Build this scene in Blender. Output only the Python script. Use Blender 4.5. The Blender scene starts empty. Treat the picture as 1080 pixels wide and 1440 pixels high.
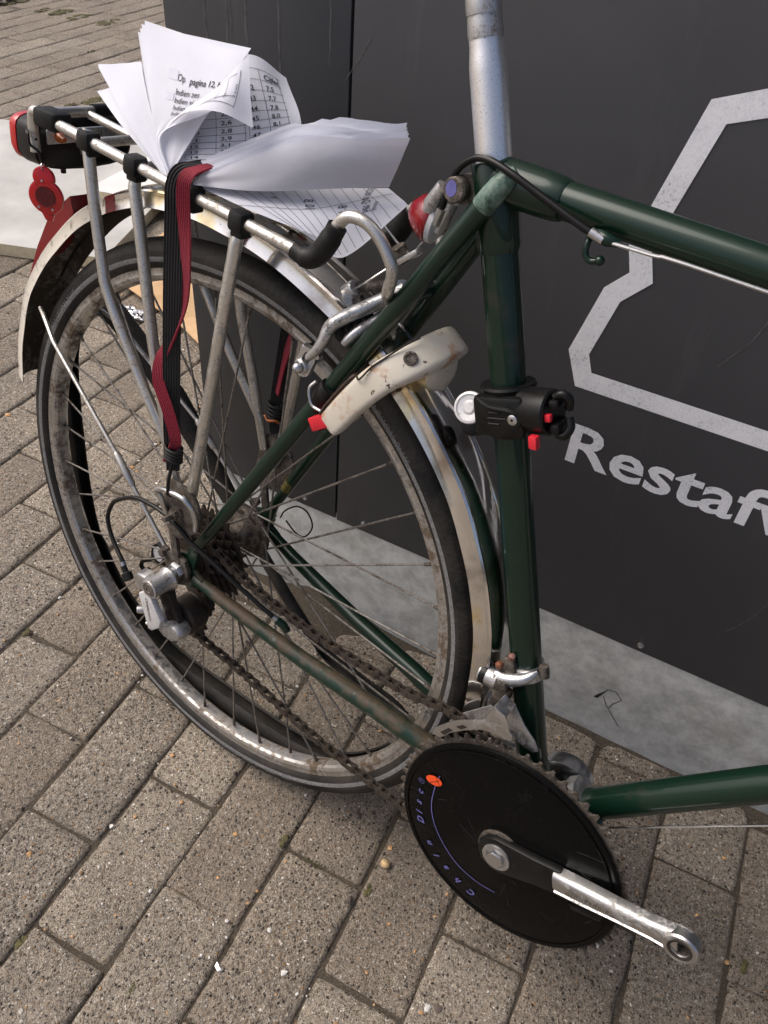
import bpy, bmesh, math, random
from math import sin, cos, pi, radians
from mathutils import Vector, Matrix

scene = bpy.context.scene
COL = scene.collection
random.seed(7)

# ------------------------------------------------------------------ camera
cam_data = bpy.data.cameras.new('camera')
cam = bpy.data.objects.new('camera', cam_data)
COL.objects.link(cam)
cam_data.sensor_fit = 'VERTICAL'
cam_data.sensor_height = 36.0
cam_data.lens = 28.5547
cam_data.clip_start = 0.02
cam_data.clip_end = 1000
RX = Vector((0.791388, 0.607846, 0.065030))
UP = Vector((-0.452409, 0.510807, 0.731029))
BK = Vector((0.411135, -0.607947, 0.679241))
CAM_LOC = Vector((0.5225, -0.3953, 1.0233))
cam.matrix_world = Matrix(((RX.x, UP.x, BK.x, CAM_LOC.x), (RX.y, UP.y, BK.y, CAM_LOC.y),
                           (RX.z, UP.z, BK.z, CAM_LOC.z), (0, 0, 0, 1)))
scene.camera = cam
scene.render.resolution_x, scene.render.resolution_y = 768, 1024

# ------------------------------------------------------------------ light
SUN_ELEV, SUN_AZ = radians(52), radians(205)     # azimuth measured from +x towards +y
world = bpy.data.worlds.new('World')
scene.world = world
world.use_nodes = True
wn_ = world.node_tree
sky_n = wn_.nodes.new('ShaderNodeTexSky')
sky_n.sky_type = 'NISHITA'
sky_n.sun_disc = False
sky_n.sun_elevation = SUN_ELEV
sky_n.sun_rotation = pi / 2 - SUN_AZ
sky_n.dust_density = 6.0
sky_n.air_density = 0.6
sky_n.ozone_density = 0.4
bg_n = wn_.nodes['Background']
wn_.links.new(sky_n.outputs[0], bg_n.inputs[0])
bg_n.inputs[1].default_value = 0.14
sun_d = bpy.data.lights.new('sun', 'SUN')
sun_d.energy = 1.3
sun_d.angle = radians(48)
sun_d.color = (1.0, 0.98, 0.95)
sun = bpy.data.objects.new('sun', sun_d)
COL.objects.link(sun)
sdir = Vector((cos(SUN_ELEV) * cos(SUN_AZ), cos(SUN_ELEV) * sin(SUN_AZ), sin(SUN_ELEV)))
sun.rotation_euler = sdir.to_track_quat('Z', 'Y').to_euler()
sun.location = sdir * 6
scene.view_settings.view_transform = 'Standard'
scene.view_settings.look = 'None'
scene.view_settings.gamma = 1
scene.view_settings.use_curve_mapping = False
scene.view_settings.exposure = 0.26

# ------------------------------------------------------------------ materials
class NT:
    def __init__(s, name):
        s.m = bpy.data.materials.new(name)
        s.m.use_nodes = True
        s.t = s.m.node_tree
        s.b = s.t.nodes['Principled BSDF']
    def n(s, typ, **kw):
        nd = s.t.nodes.new(typ)
        for k, v in kw.items():
            if k.startswith('i_'):
                nd.inputs[k[2:].replace('_', ' ')].default_value = v
            else:
                setattr(nd, k, v)
        return nd
    def l(s, a, b): s.t.links.new(a, b)
    def pos(s): return s.n('ShaderNodeNewGeometry').outputs['Position']
    def gen(s): return s.n('ShaderNodeTexCoord').outputs['Object']
    def noise(s, vec, scale, detail=4, rough=.6, dist=0):
        nd = s.n('ShaderNodeTexNoise')
        nd.inputs['Scale'].default_value = scale
        nd.inputs['Detail'].default_value = detail
        nd.inputs['Roughness'].default_value = rough
        nd.inputs['Distortion'].default_value = dist
        if vec is not None: s.l(vec, nd.inputs['Vector'])
        return nd.outputs['Fac']
    def ramp(s, fac, stops, interp='LINEAR'):
        r = s.n('ShaderNodeValToRGB')
        r.color_ramp.interpolation = interp
        els = r.color_ramp.elements
        while len(els) < len(stops): els.new(.5)
        for e, (p, c) in zip(els, stops):
            e.position = p
            e.color = c if len(c) == 4 else (*c, 1)
        s.l(fac, r.inputs[0])
        return r.outputs[0]
    def mix(s, fac, a, b, mode='MIX'):
        m = s.n('ShaderNodeMix', data_type='RGBA', blend_type=mode)
        for sock, v in ((m.inputs[0], fac), (m.inputs[6], a), (m.inputs[7], b)):
            if hasattr(v, 'links'): s.l(v, sock)
            elif isinstance(v, (int, float)): sock.default_value = v
            else: sock.default_value = (*v, 1) if len(v) == 3 else v
        return m.outputs[2]
    def math(s, op, a, b=None, clamp=False):
        m = s.n('ShaderNodeMath', operation=op, use_clamp=clamp)
        for sock, v in ((m.inputs[0], a), (m.inputs[1], b)):
            if v is None: continue
            if hasattr(v, 'links'): s.l(v, sock)
            else: sock.default_value = v
        return m.outputs[0]
    def bump(s, h, strength=.3, dist=.001):
        b = s.n('ShaderNodeBump')
        b.inputs['Strength'].default_value = strength
        b.inputs['Distance'].default_value = dist
        s.l(h, b.inputs['Height'])
        s.l(b.outputs[0], s.b.inputs['Normal'])
    def set(s, **kw):
        for k, v in kw.items():
            sock = s.b.inputs[k.replace('_', ' ')]
            if hasattr(v, 'links'): s.l(v, sock)
            elif isinstance(v, tuple) and len(v) == 3 and sock.type == 'RGBA': sock.default_value = (*v, 1)
            else: sock.default_value = v
        return s

def B3(v): return (v, v, v)

def m_simple(name, col, rough=.5, metal=0, var=.12, scale=60, bump=.0, spec=None, **kw):
    t = NT(name)
    p = t.pos()
    f = t.noise(p, scale, 5)
    a = tuple(c * (1 - var * 2) for c in col); b = tuple(min(1, c * (1 + var * 2)) for c in col)
    t.set(Base_Color=t.ramp(f, [(.3, a), (.7, b)]), Roughness=t.ramp(t.noise(p, scale * 1.7, 4), [(.3, B3(rough * .8)), (.7, B3(min(1, rough * 1.2)))]), Metallic=metal)
    if bump: t.bump(t.noise(p, scale * 4, 4), bump, .0006)
    if spec is not None: t.set(Specular_IOR_Level=spec)
    if kw: t.set(**kw)
    return t.m

def m_metal(name, col, rough, dirt, amount, scale=45, bump=.1, metal=1.0, speck=True):
    """tarnished metal: clean metal with blotches and specks of grime or rust"""
    t = NT(name)
    p = t.pos()
    big = t.noise(p, scale, 6, .65)
    small = t.noise(p, scale * 7, 4, .7)
    f = t.math('ADD', t.math('MULTIPLY', big, .6), t.math('MULTIPLY', small, .4))
    mask = t.ramp(f, [(max(0, .62 - amount), B3(0)), (max(.05, .75 - amount), B3(1))])
    sp = t.ramp(t.noise(p, scale * 16, 2), [(.30, B3(.55)), (.40, B3(1))])
    base = t.mix(1.0, tuple(col), sp, 'MULTIPLY') if speck else col
    t.set(Base_Color=t.mix(mask, base, dirt),
          Roughness=t.ramp(mask, [(0, B3(rough)), (1, B3(.75))]),
          Metallic=t.ramp(mask, [(0, B3(metal)), (1, B3(.1))]))
    t.bump(f, bump, .0008)
    return t.m

M = {}
def m_chrome():
    t = NT('pitted_chrome_painted_reflections')
    p = t.pos()
    refl_tint = t.ramp(t.noise(p, 13, 4, .6), [(.35, (.42, .37, .33)), (.45, (.72, .70, .67)), (.56, (.82, .80, .77)), (.63, (.82, .68, .42)), (.72, (.46, .37, .30))])  # gold and brown reflections of unbuilt surroundings, painted into the base colour
    pit = t.ramp(t.noise(p, 340, 3, .7), [(.66, B3(0)), (.74, B3(.8))])
    haze = t.ramp(t.noise(p, 40, 6, .7), [(.42, B3(.07)), (.72, B3(.28))])
    t.set(Base_Color=t.mix(pit, refl_tint, (.10, .07, .045)), Roughness=haze, Metallic=t.ramp(pit, [(0, B3(1)), (1, B3(.3))]))
    t.bump(t.math('ADD', t.noise(p, 60, 3), t.math('MULTIPLY', pit, -.4)), .05, .0008)
    return t.m
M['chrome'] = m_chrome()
M['chrome_inside'] = m_metal('mudguard_inside', (.30, .27, .23), .45, (.06, .045, .03), .24, 18, .2, .4)
M['rim'] = m_metal('rim_alloy', (.56, .54, .51), .36, (.12, .088, .058), .17, 18, .12)
M['rack'] = m_metal('rack_alloy', (.66, .64, .60), .36, (.24, .21, .17), .12, 60, .1)
M['steel'] = m_metal('bright_steel', B3(.60), .28, (.16, .13, .10), .08, 70, .08)
M['alloy'] = m_metal('polished_alloy', B3(.58), .34, (.30, .28, .25), .10, 60, .06)
M['post'] = m_metal('seat_post_alloy', B3(.92), .40, (.55, .53, .50), .05, 60, .04)
M['alloy_matt'] = m_metal('matt_alloy', B3(.60), .42, (.10, .085, .07), .12, 80, .15)
M['grimy'] = m_metal('grimy_steel', (.26, .23, .20), .5, (.045, .035, .026), .22, 90, .25, .9)
M['chain'] = m_metal('oily_chain', (.13, .108, .09), .36, (.030, .021, .015), .2, 160, .2, .9)
M['sprocket'] = m_metal('oily_sprocket', (.07, .055, .045), .5, (.02, .014, .01), .2, 120, .2, .8)
M['spoke'] = m_metal('spoke_steel', (.34, .32, .295), .42, (.075, .058, .042), .16, 60, .1)
def m_rubber():
    t = NT('dusty_tyre_rubber')
    p = t.pos()
    dust = t.ramp(t.math('ADD', t.math('MULTIPLY', t.noise(p, 14, 5, .65), .7), t.math('MULTIPLY', t.noise(p, 260, 4, .7), .3)), [(.40, B3(0)), (.66, B3(.75))])
    t.set(Base_Color=t.mix(dust, B3(.009), (.062, .054, .045)), Roughness=.66, Specular_IOR_Level=.28)
    t.bump(t.noise(p, 380, 4, .7), .25, .0006)
    return t.m
M['rubber'] = m_rubber()
M['stripe'] = m_simple('reflective_stripe', B3(.17), .6, 0, .25, 500, .3, .3)
M['tyreprint'] = m_simple('tyre_lettering', B3(.13), .6, 0, .15, 300)
M['plastic'] = m_simple('black_plastic', B3(.006), .36, 0, .3, 80, .08, .3)
M['plastic_matt'] = m_simple('matt_black_plastic', B3(.008), .5, 0, .3, 140, .2, .3)
M['cable'] = m_simple('cable_housing', B3(.006), .34, 0, .1, 60, 0, .3)
M['disc'] = m_metal('glossy_black_disc', B3(.0035), .24, (.013, .012, .011), .06, 40, .03, 0.0, False)
M['disc'].node_tree.nodes['Principled BSDF'].inputs['Specular IOR Level'].default_value = .10
M['red_tab'] = m_simple('red_rubber', (.62, .02, .035), .4, 0, .06, 90)
M['ink'] = m_simple('black_ink', B3(.02), .6, 0, .1, 300)
M['pencil'] = m_simple('pencil_ink', (.07, .07, .10), .7, 0, .1, 300)
M['grey_ink'] = m_simple('grey_highlight', (.60, .62, .71), .8, 0, .03, 200)
M['purple'] = m_simple('purple_print', (.13, .125, .36), .5, 0, .08, 200)
M['orange'] = m_simple('orange_sticker', (.90, .09, .015), .45, 0, .06, 120)
M['white_plastic'] = m_simple('white_plastic', B3(.7), .45, 0, .05, 60)
M['amber'] = m_simple('amber_plastic', (.35, .08, .01), .3, 0, .2, 200)
M['foil'] = m_metal('crumpled_foil', B3(.75), .3, B3(.35), .1, 60, .6)
M['gold_lug'] = m_simple('yellow_transfer', (.10, .085, .02), .5, 0, .4, 300)

def m_red_lens(name, col):
    t = NT(name)
    p = t.pos()
    w = t.n('ShaderNodeTexVoronoi'); w.inputs['Scale'].default_value = 700; t.l(p, w.inputs['Vector'])
    t.set(Base_Color=t.mix(t.noise(p, 90), tuple(c * .7 for c in col), col), Roughness=.14, IOR=1.49, Transmission_Weight=.25, Coat_Weight=.4)
    t.bump(w.outputs['Distance'], .15, .0006)
    return t.m
M['red_lens'] = m_red_lens('red_lens', (.72, .012, .016))
M['lens_deep'] = m_red_lens('deep_red_lens', (.30, .004, .010))
M['white_alloy'] = m_metal('whitened_alloy', B3(.66), .38, (.30, .27, .23), .10, 90, .1, .25)
M['brown_slot'] = m_simple('brown_slot', (.04, .021, .014), .55, .2, .3, 120)
M['red_dark'] = m_simple('dark_red_core', (.10, .004, .006), .3, 0, .3, 300)

def m_green():
    t = NT('dark_green_paint')
    p = t.pos()
    fl = t.n('ShaderNodeTexVoronoi'); fl.inputs['Scale'].default_value = 2600; t.l(p, fl.inputs['Vector'])
    base = t.mix(t.ramp(fl.outputs['Distance'], [(.0, B3(1)), (.35, B3(0))]), (.0032, .0185, .0105), (.010, .042, .025))
    grime = t.ramp(t.noise(p, 26, 6, .65), [(.60, B3(0)), (.74, B3(.8))])
    col = t.mix(grime, base, (.035, .026, .018))
    chip = t.ramp(t.noise(p, 150, 3, .6), [(.745, B3(0)), (.765, B3(1))])
    col = t.mix(chip, col, (.16, .17, .13))
    t.set(Base_Color=col, Roughness=t.ramp(grime, [(0, B3(.36)), (1, B3(.7))]), Metallic=.15, Specular_IOR_Level=.25, Coat_Weight=.5, Coat_Roughness=.08)
    t.bump(t.noise(p, 400, 3), .05, .0004)
    return t.m
M['green'] = m_green()

def m_green_rust():
    t = NT('rusty_green_paint')
    p = t.pos()
    sep = t.n('ShaderNodeSeparateXYZ'); t.l(t.n('ShaderNodeNewGeometry').outputs['Normal'], sep.inputs[0])
    f = t.math('ADD', t.noise(p, 30, 6, .7), t.math('MULTIPLY', sep.outputs['Z'], .22))
    rust = t.ramp(f, [(.55, B3(0)), (.74, B3(.85))])
    pale = t.ramp(t.noise(p, 85, 5, .7), [(.60, B3(0)), (.72, B3(.55))])
    col = t.mix(rust, (.006, .026, .015), t.mix(t.noise(p, 180, 4), (.060, .036, .020), (.13, .090, .058)))
    col = t.mix(pale, col, (.17, .22, .17))
    t.set(Base_Color=col, Roughness=t.ramp(rust, [(0, B3(.35)), (1, B3(.7))]), Metallic=.1, Coat_Weight=.2)
    t.bump(f, .25, .0008)
    return t.m
M['green_rust'] = m_green_rust()

def m_worn_green():
    t = NT('worn_green_cap')
    p = t.pos()
    t.set(Base_Color=t.ramp(t.noise(p, 140, 5, .7), [(.36, (.012, .045, .028)), (.50, (.09, .15, .12)), (.70, (.22, .29, .25))]), Roughness=.5)
    return t.m
M['green_worn'] = m_worn_green()

def m_white_lock():
    t = NT('chipped_white_enamel')
    p = t.pos()
    chip = t.ramp(t.noise(p, 70, 5, .7), [(.615, B3(0)), (.645, B3(1))])
    rust = t.ramp(t.noise(p, 34, 4, .65), [(.57, B3(0)), (.70, B3(.85))])
    col = t.mix(rust, t.mix(t.noise(p, 25), (.58, .53, .43), (.70, .66, .57)), (.46, .18, .04))
    col = t.mix(chip, col, (.05, .022, .014))
    t.set(Base_Color=col, Roughness=.42, Coat_Weight=.15)
    t.bump(t.noise(p, 70, 5), .15, .0008)
    return t.m
M['lock'] = m_white_lock()

def m_cream():
    t = NT('dirty_cream_enamel')
    p = t.pos()
    d = t.ramp(t.noise(p, 55, 6, .7), [(.55, B3(0)), (.68, B3(.9))])
    t.set(Base_Color=t.mix(d, (.62, .58, .50), (.12, .09, .06)), Roughness=.5)
    t.bump(d, .2, .0006)
    return t.m
M['cream'] = m_cream()

def m_paper(name, col=(.80, .81, .86)):
    t = NT(name)
    p = t.pos()
    t.set(Base_Color=t.ramp(t.noise(p, 40, 3), [(.3, tuple(c * .96 for c in col)), (.7, col)]), Roughness=.85)
    t.bump(t.math('ADD', t.noise(p, 55, 5, .6), t.math('MULTIPLY', t.noise(p, 700, 2), .1)), .35, .0012)
    tr = t.n('ShaderNodeBsdfTranslucent'); tr.inputs['Color'].default_value = (.8, .8, .86, 1)
    mx = t.n('ShaderNodeMixShader'); mx.inputs[0].default_value = .22
    out = t.t.nodes['Material Output']
    t.l(t.b.outputs[0], mx.inputs[1]); t.l(tr.outputs[0], mx.inputs[2]); t.l(mx.outputs[0], out.inputs['Surface'])
    return t.m
M['paper'] = m_paper('white_paper', (.82, .84, .92))
M['paper2'] = m_paper('greyer_paper', (.77, .78, .84))

def m_webbing(name, col):
    t = NT(name)
    uv = t.n('ShaderNodeUVMap').outputs[0]
    sx = t.n('ShaderNodeSeparateXYZ'); t.l(uv, sx.inputs[0])
    w = t.math('SINE', t.math('MULTIPLY', sx.outputs['X'], 2 * pi * 7))
    w2 = t.math('SINE', t.math('MULTIPLY', sx.outputs['Y'], 2 * pi * 260))
    h = t.math('ADD', w, t.math('MULTIPLY', w2, .25))
    t.set(Base_Color=t.ramp(t.math('MULTIPLY', t.math('ADD', h, 1.25), .4), [(.0, tuple(c * .35 for c in col)), (.6, col)]), Roughness=.75, Sheen_Weight=.1)
    t.bump(h, .5, .0008)
    return t.m
M['web_black'] = m_webbing('black_elastic', B3(.008))
M['web_red'] = m_webbing('red_elastic', (.33, .006, .030))

def m_panel():
    t = NT('anthracite_panel')
    p = t.pos()
    mp = t.n('ShaderNodeMapping'); mp.inputs['Scale'].default_value = (14, 14, 1.6); t.l(p, mp.inputs['Vector'])
    streak = t.ramp(t.noise(mp.outputs[0], 1.6, 6, .7), [(.56, B3(0)), (.72, B3(.5))])
    dust = t.ramp(t.noise(p, 5, 7, .7), [(.42, B3(0)), (.75, B3(.45))])
    col = t.mix(streak, (.060, .062, .068), (.100, .102, .106))
    col = t.mix(dust, col, (.078, .080, .086))
    sp = t.ramp(t.noise(p, 260, 2, .5), [(.76, B3(0)), (.80, B3(.35))])
    col = t.mix(sp, col, (.14, .14, .14))
    t.set(Base_Color=col, Roughness=t.ramp(t.noise(p, 9, 6, .7), [(.3, B3(.36)), (.7, B3(.58))]))
    t.bump(t.noise(p, 900, 2), .12, .0004)
    return t.m
M['panel'] = m_panel()

def m_galv():
    t = NT('galvanised_steel')
    p = t.pos()
    v = t.n('ShaderNodeTexVoronoi'); v.inputs['Scale'].default_value = 55; t.l(t.mix(.05, p, t.n('ShaderNodeTexNoise').outputs['Color']), v.inputs['Vector'])
    sp = t.ramp(v.outputs['Color'], [(.1, (.40, .415, .405)), (.9, (.56, .575, .565))])
    cl = t.ramp(t.noise(p, 30, 7, .74), [(.38, (.38, .395, .385)), (.60, (.78, .80, .78))])
    col = t.mix(.55, sp, cl)
    wh = t.ramp(t.noise(p, 38, 6, .75), [(.58, B3(0)), (.70, B3(.7))])
    col = t.mix(wh, col, (.68, .695, .68))
    br = t.ramp(t.noise(p, 9, 5, .7), [(.52, B3(0)), (.75, B3(.5))])
    col = t.mix(br, col, (.26, .23, .185))
    t.set(Base_Color=col, Roughness=t.ramp(cl, [(.2, B3(.62)), (.45, B3(.42))]), Metallic=.05)
    t.bump(t.noise(p, 120, 5), .08, .0006)
    return t.m
M['galv'] = m_galv()

def m_worn_print():
    t = NT('worn_white_print')
    p = t.pos()
    f = t.math('ADD', t.math('MULTIPLY', t.noise(p, 420, 4, .7), .65), t.math('MULTIPLY', t.noise(p, 24, 4, .6), .5))
    t.set(Base_Color=t.ramp(f, [(.39, (.32, .33, .35)), (.49, (.80, .82, .86)), (.64, (.93, .94, .97))]), Roughness=.6)
    return t.m
M['print'] = m_worn_print()

def m_paver(far=False):
    t = NT('far_pavers' if far else 'exposed_aggregate_paver')
    p = t.pos()
    nz = t.n('ShaderNodeTexNoise'); nz.inputs['Scale'].default_value = 320; nz.inputs['Detail'].default_value = 3; t.l(p, nz.inputs['Vector'])
    warp = t.mix(.0042, p, nz.outputs['Color'], 'ADD')
    def stones(scale):
        v = t.n('ShaderNodeTexVoronoi'); v.inputs['Scale'].default_value = scale; v.inputs['Randomness'].default_value = 1
        t.l(warp, v.inputs['Vector'])
        c = t.n('ShaderNodeSeparateColor'); t.l(v.outputs['Color'], c.inputs[0])
        return v.outputs['Distance'], c
    d0, c0 = stones(125)
    d1, c1 = stones(235)
    d2, c2 = stones(480)
    sand = t.ramp(t.noise(p, 900, 5, .9), [(.32, (.075, .062, .048)), (.44, (.30, .26, .21)), (.55, (.54, .49, .42)), (.67, (.92, .87, .79))])
    pal = [(0, (.045, .038, .033)), (.09, (.13, .11, .092)), (.20, (.30, .26, .215)), (.36, (.46, .41, .35)), (.58, (.36, .27, .19)), (.67, (.54, .34, .17)), (.71, (.19, .165, .14)), (.78, (.62, .57, .51)), (.90, (.95, .92, .87))]
    st0 = t.ramp(c0.outputs[0], pal, 'CONSTANT')
    st1 = t.ramp(c1.outputs[0], pal, 'CONSTANT')
    st2 = t.ramp(c2.outputs[1], pal, 'CONSTANT')
    m0 = t.math('MULTIPLY', t.ramp(d0, [(.22, B3(1)), (.34, B3(0))]), t.ramp(c0.outputs[2], [(.52, B3(0)), (.54, B3(1))]))
    m1 = t.math('MULTIPLY', t.ramp(d1, [(.28, B3(1)), (.44, B3(0))]), t.ramp(c1.outputs[2], [(.42, B3(0)), (.44, B3(1))]))
    m2 = t.math('MULTIPLY', t.ramp(d2, [(.32, B3(1)), (.52, B3(0))]), t.ramp(c2.outputs[2], [(.25, B3(0)), (.27, B3(1))]))
    col = t.mix(m2, sand, st2)
    col = t.mix(m1, col, st1)
    col = t.mix(m0, col, st0)
    m1 = t.math('ADD', m1, t.math('MULTIPLY', m0, 1.2))
    oi = t.n('ShaderNodeObjectInfo')
    tone = t.ramp(oi.outputs['Random'], [(0, (.86, .80, .73)), (.35, (1.05, .99, .91)), (.7, (1.12, 1.08, 1.02)), (1, (1.28, 1.22, 1.12))])
    col = t.mix(1, col, tone, 'MULTIPLY')
    mid = t.ramp(t.noise(p, 150, 6, .85), [(.34, B3(.28)), (.46, B3(.84)), (.56, B3(1.04)), (.67, B3(1.55))])
    col = t.mix(1, col, mid, 'MULTIPLY')
    big = t.ramp(t.noise(p, 7, 5, .65), [(.3, B3(.70)), (.7, B3(1.05))])
    col = t.mix(1, col, big, 'MULTIPLY')
    hs = t.n('ShaderNodeHueSaturation'); hs.inputs['Saturation'].default_value = 1.0; hs.inputs['Value'].default_value = .97; t.l(col, hs.inputs['Color']); col = hs.outputs[0]
    if far:
        sx = t.n('ShaderNodeMapping'); sx.inputs['Rotation'].default_value = (0, 0, radians(-101.5)); t.l(p, sx.inputs['Vector'])
        b = t.n('ShaderNodeTexBrick'); b.offset = .5
        b.inputs['Scale'].default_value = 1; b.inputs['Brick Width'].default_value = .2145; b.inputs['Row Height'].default_value = .1072
        b.inputs['Mortar Size'].default_value = .004; b.inputs['Mortar Smooth'].default_value = .4
        t.l(sx.outputs[0], b.inputs['Vector'])
        col = t.mix(b.outputs['Fac'], col, (.05, .042, .034))
    t.set(Base_Color=col, Roughness=.86)
    h = t.math('ADD', t.math('MULTIPLY', m1, .9), t.math('ADD', t.math('MULTIPLY', m2, .5), t.math('MULTIPLY', t.noise(p, 900, 4, .8), .9)))
    t.bump(h, 1.0, .0030)
    return t.m
M['paver'] = m_paver()
M['far_paver'] = m_paver(True)

def m_joint():
    t = NT('joint_sand')
    p = t.pos()
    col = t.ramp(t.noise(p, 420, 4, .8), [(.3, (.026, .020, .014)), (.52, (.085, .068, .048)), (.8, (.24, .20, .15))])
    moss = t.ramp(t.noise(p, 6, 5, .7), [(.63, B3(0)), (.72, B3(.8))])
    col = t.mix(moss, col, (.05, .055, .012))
    t.set(Base_Color=col, Roughness=.95)
    t.bump(t.noise(p, 500, 5, .8), .8, .003)
    return t.m
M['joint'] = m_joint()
M['cardboard'] = m_simple('cardboard', (.55, .36, .19), .8, 0, .06, 30, .05)
M['board'] = m_simple('grey_white_board', (.50, .49, .455), .6, 0, .10, 6, .04)
M['board_edge'] = m_simple('beige_foam_edge', (.60, .52, .36), .8, 0, .08, 60)
M['white_board'] = m_simple('white_board', (.74, .73, .70), .6, 0, .03, 12)
M['moss'] = m_simple('moss', (.085, .075, .028), .9, 0, .4, 200)
M['pebble'] = m_simple('pebble', (.55, .38, .20), .6, 0, .2, 200)
M['grit_light'] = m_simple('light_grit', (.62, .60, .56), .8, 0, .2, 200)
M['grit_dark'] = m_simple('dark_grit', (.10, .08, .065), .8, 0, .4, 60)
M['grit_warm'] = m_simple('warm_grit', (.42, .25, .12), .8, 0, .4, 80)
M['drip'] = m_simple('dried_drip', B3(.082), .7, 0, .2, 90)
M['scratch'] = m_simple('scratch', B3(.11), .7, 0, .3, 200)
M['fine_scratch'] = m_simple('fine_scratch', B3(.03), .7, 0, .3, 200)
M['leaf'] = m_simple('dry_leaf', (.25, .06, .02), .8, 0, .3, 90)

# ------------------------------------------------------------------ mesh building
class MB:
    def __init__(s): s.v, s.f, s.mi, s.uv = [], [], [], []
    def add(s, vs, fs, mi=0):
        o = len(s.v)
        s.v += [Vector(v) for v in vs]
        for f in fs:
            s.f.append(tuple(i + o for i in f)); s.mi.append(mi)
        return s
    def tube(s, path, r, n=10, closed=False, cap=True, mi=0, rf=None, squash=None):
        P = [Vector(p) for p in path]; k = len(P)
        if not hasattr(r, '__len__'): r = [r] * k
        T = []
        for i in range(k):
            a = P[(i - 1) % k] if (closed or i > 0) else P[i]
            b = P[(i + 1) % k] if (closed or i < k - 1) else P[i]
            d = (b - a); T.append(d.normalized() if d.length else Vector((0, 0, 1)))
        up = rf if rf else (Vector((0, 1, 0)) if abs(T[0].y) < .9 else Vector((1, 0, 0)))
        U = []
        u = Vector(up) - T[0] * T[0].dot(Vector(up)); u.normalize()
        for i in range(k):
            u = u - T[i] * T[i].dot(u); u.normalize(); U.append(u.copy())
        o = len(s.v)
        for i in range(k):
            w = T[i].cross(U[i])
            for j in range(n):
                a = 2 * pi * j / n
                sq = squash if squash else (1, 1)
                s.v.append(P[i] + (U[i] * cos(a) * sq[0] + w * sin(a) * sq[1]) * r[i])
        for i in range(k if closed else k - 1):
            i2 = (i + 1) % k
            for j in range(n):
                j2 = (j + 1) % n
                s.f.append((o + i * n + j, o + i * n + j2, o + i2 * n + j2, o + i2 * n + j)); s.mi.append(mi)
        if cap and not closed:
            s.f.append(tuple(o + j for j in reversed(range(n)))); s.mi.append(mi)
            s.f.append(tuple(o + (k - 1) * n + j for j in range(n))); s.mi.append(mi)
        return s
    def lathe(s, prof, origin, axis, n=32, mi=0, capped=True):
        """prof: (radius, height along axis)"""
        A = Vector(axis).normalized(); O = Vector(origin)
        e = Vector((1, 0, 0)) if abs(A.x) < .8 else Vector((0, 0, 1))
        e = (e - A * A.dot(e)).normalized(); g = A.cross(e)
        o = len(s.v); k = len(prof)
        for (r, h) in prof:
            for j in range(n):
                a = 2 * pi * j / n
                s.v.append(O + A * h + (e * cos(a) + g * sin(a)) * max(r, 1e-5))
        for i in range(k - 1):
            for j in range(n):
                j2 = (j + 1) % n
                s.f.append((o + i * n + j, o + i * n + j2, o + (i + 1) * n + j2, o + (i + 1) * n + j)); s.mi.append(mi)
        if capped:
            if prof[0][0] > 1e-4: s.f.append(tuple(o + j for j in reversed(range(n)))); s.mi.append(mi)
            if prof[-1][0] > 1e-4: s.f.append(tuple(o + (k - 1) * n + j for j in range(n))); s.mi.append(mi)
        return s
    def box(s, c, size, ax=None, bev=.0, mi=0):
        c = Vector(c)
        X, Y, Z = [Vector(a).normalized() for a in ax] if ax else (Vector((1, 0, 0)), Vector((0, 1, 0)), Vector((0, 0, 1)))
        bm = bmesh.new()
        bmesh.ops.create_cube(bm, size=1)
        for v in bm.verts: v.co = Vector((v.co.x * size[0], v.co.y * size[1], v.co.z * size[2]))
        if bev: bmesh.ops.bevel(bm, geom=bm.edges[:], offset=bev, segments=2, profile=.5, affect='EDGES')
        bm.verts.index_update()
        s.add([c + X * v.co.x + Y * v.co.y + Z * v.co.z for v in bm.verts], [[v.index for v in f.verts] for f in bm.faces], mi)
        bm.free()
        return s
    def prism(s, poly, fn, t0, t1, bev=0, mi=0):
        """poly: 2-D outline, fn(u, v, t) -> 3-D"""
        bm = bmesh.new()
        lo = [bm.verts.new((u, v, t0)) for u, v in poly]
        hi = [bm.verts.new((u, v, t1)) for u, v in poly]
        n = len(poly)
        bm.faces.new(list(reversed(lo))); top = bm.faces.new(hi)
        for i in range(n):
            j = (i + 1) % n
            bm.faces.new((lo[i], lo[j], hi[j], hi[i]))
        bmesh.ops.recalc_face_normals(bm, faces=bm.faces[:])
        if bev:
            bmesh.ops.bevel(bm, geom=[e for e in bm.edges if abs(e.verts[0].co.z - e.verts[1].co.z) < 1e-7], offset=bev, segments=2, profile=.5, affect='EDGES')
        bmesh.ops.triangulate(bm, faces=[f for f in bm.faces if len(f.verts) > 4])
        bm.verts.index_update()
        s.add([fn(*v.co) for v in bm.verts], [[v.index for v in f.verts] for f in bm.faces], mi)
        bm.free()
        return s
    def ball(s, c, r, sc=(1, 1, 1), sub=2, mi=0, jit=0):
        bm = bmesh.new()
        bmesh.ops.create_icosphere(bm, subdivisions=sub, radius=1)
        bm.verts.index_update()
        c = Vector(c)
        s.add([c + Vector((v.co.x * sc[0], v.co.y * sc[1], v.co.z * sc[2])) * r * (1 + random.uniform(-jit, jit)) for v in bm.verts], [[v.index for v in f.verts] for f in bm.faces], mi)
        bm.free()
        return s
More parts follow.
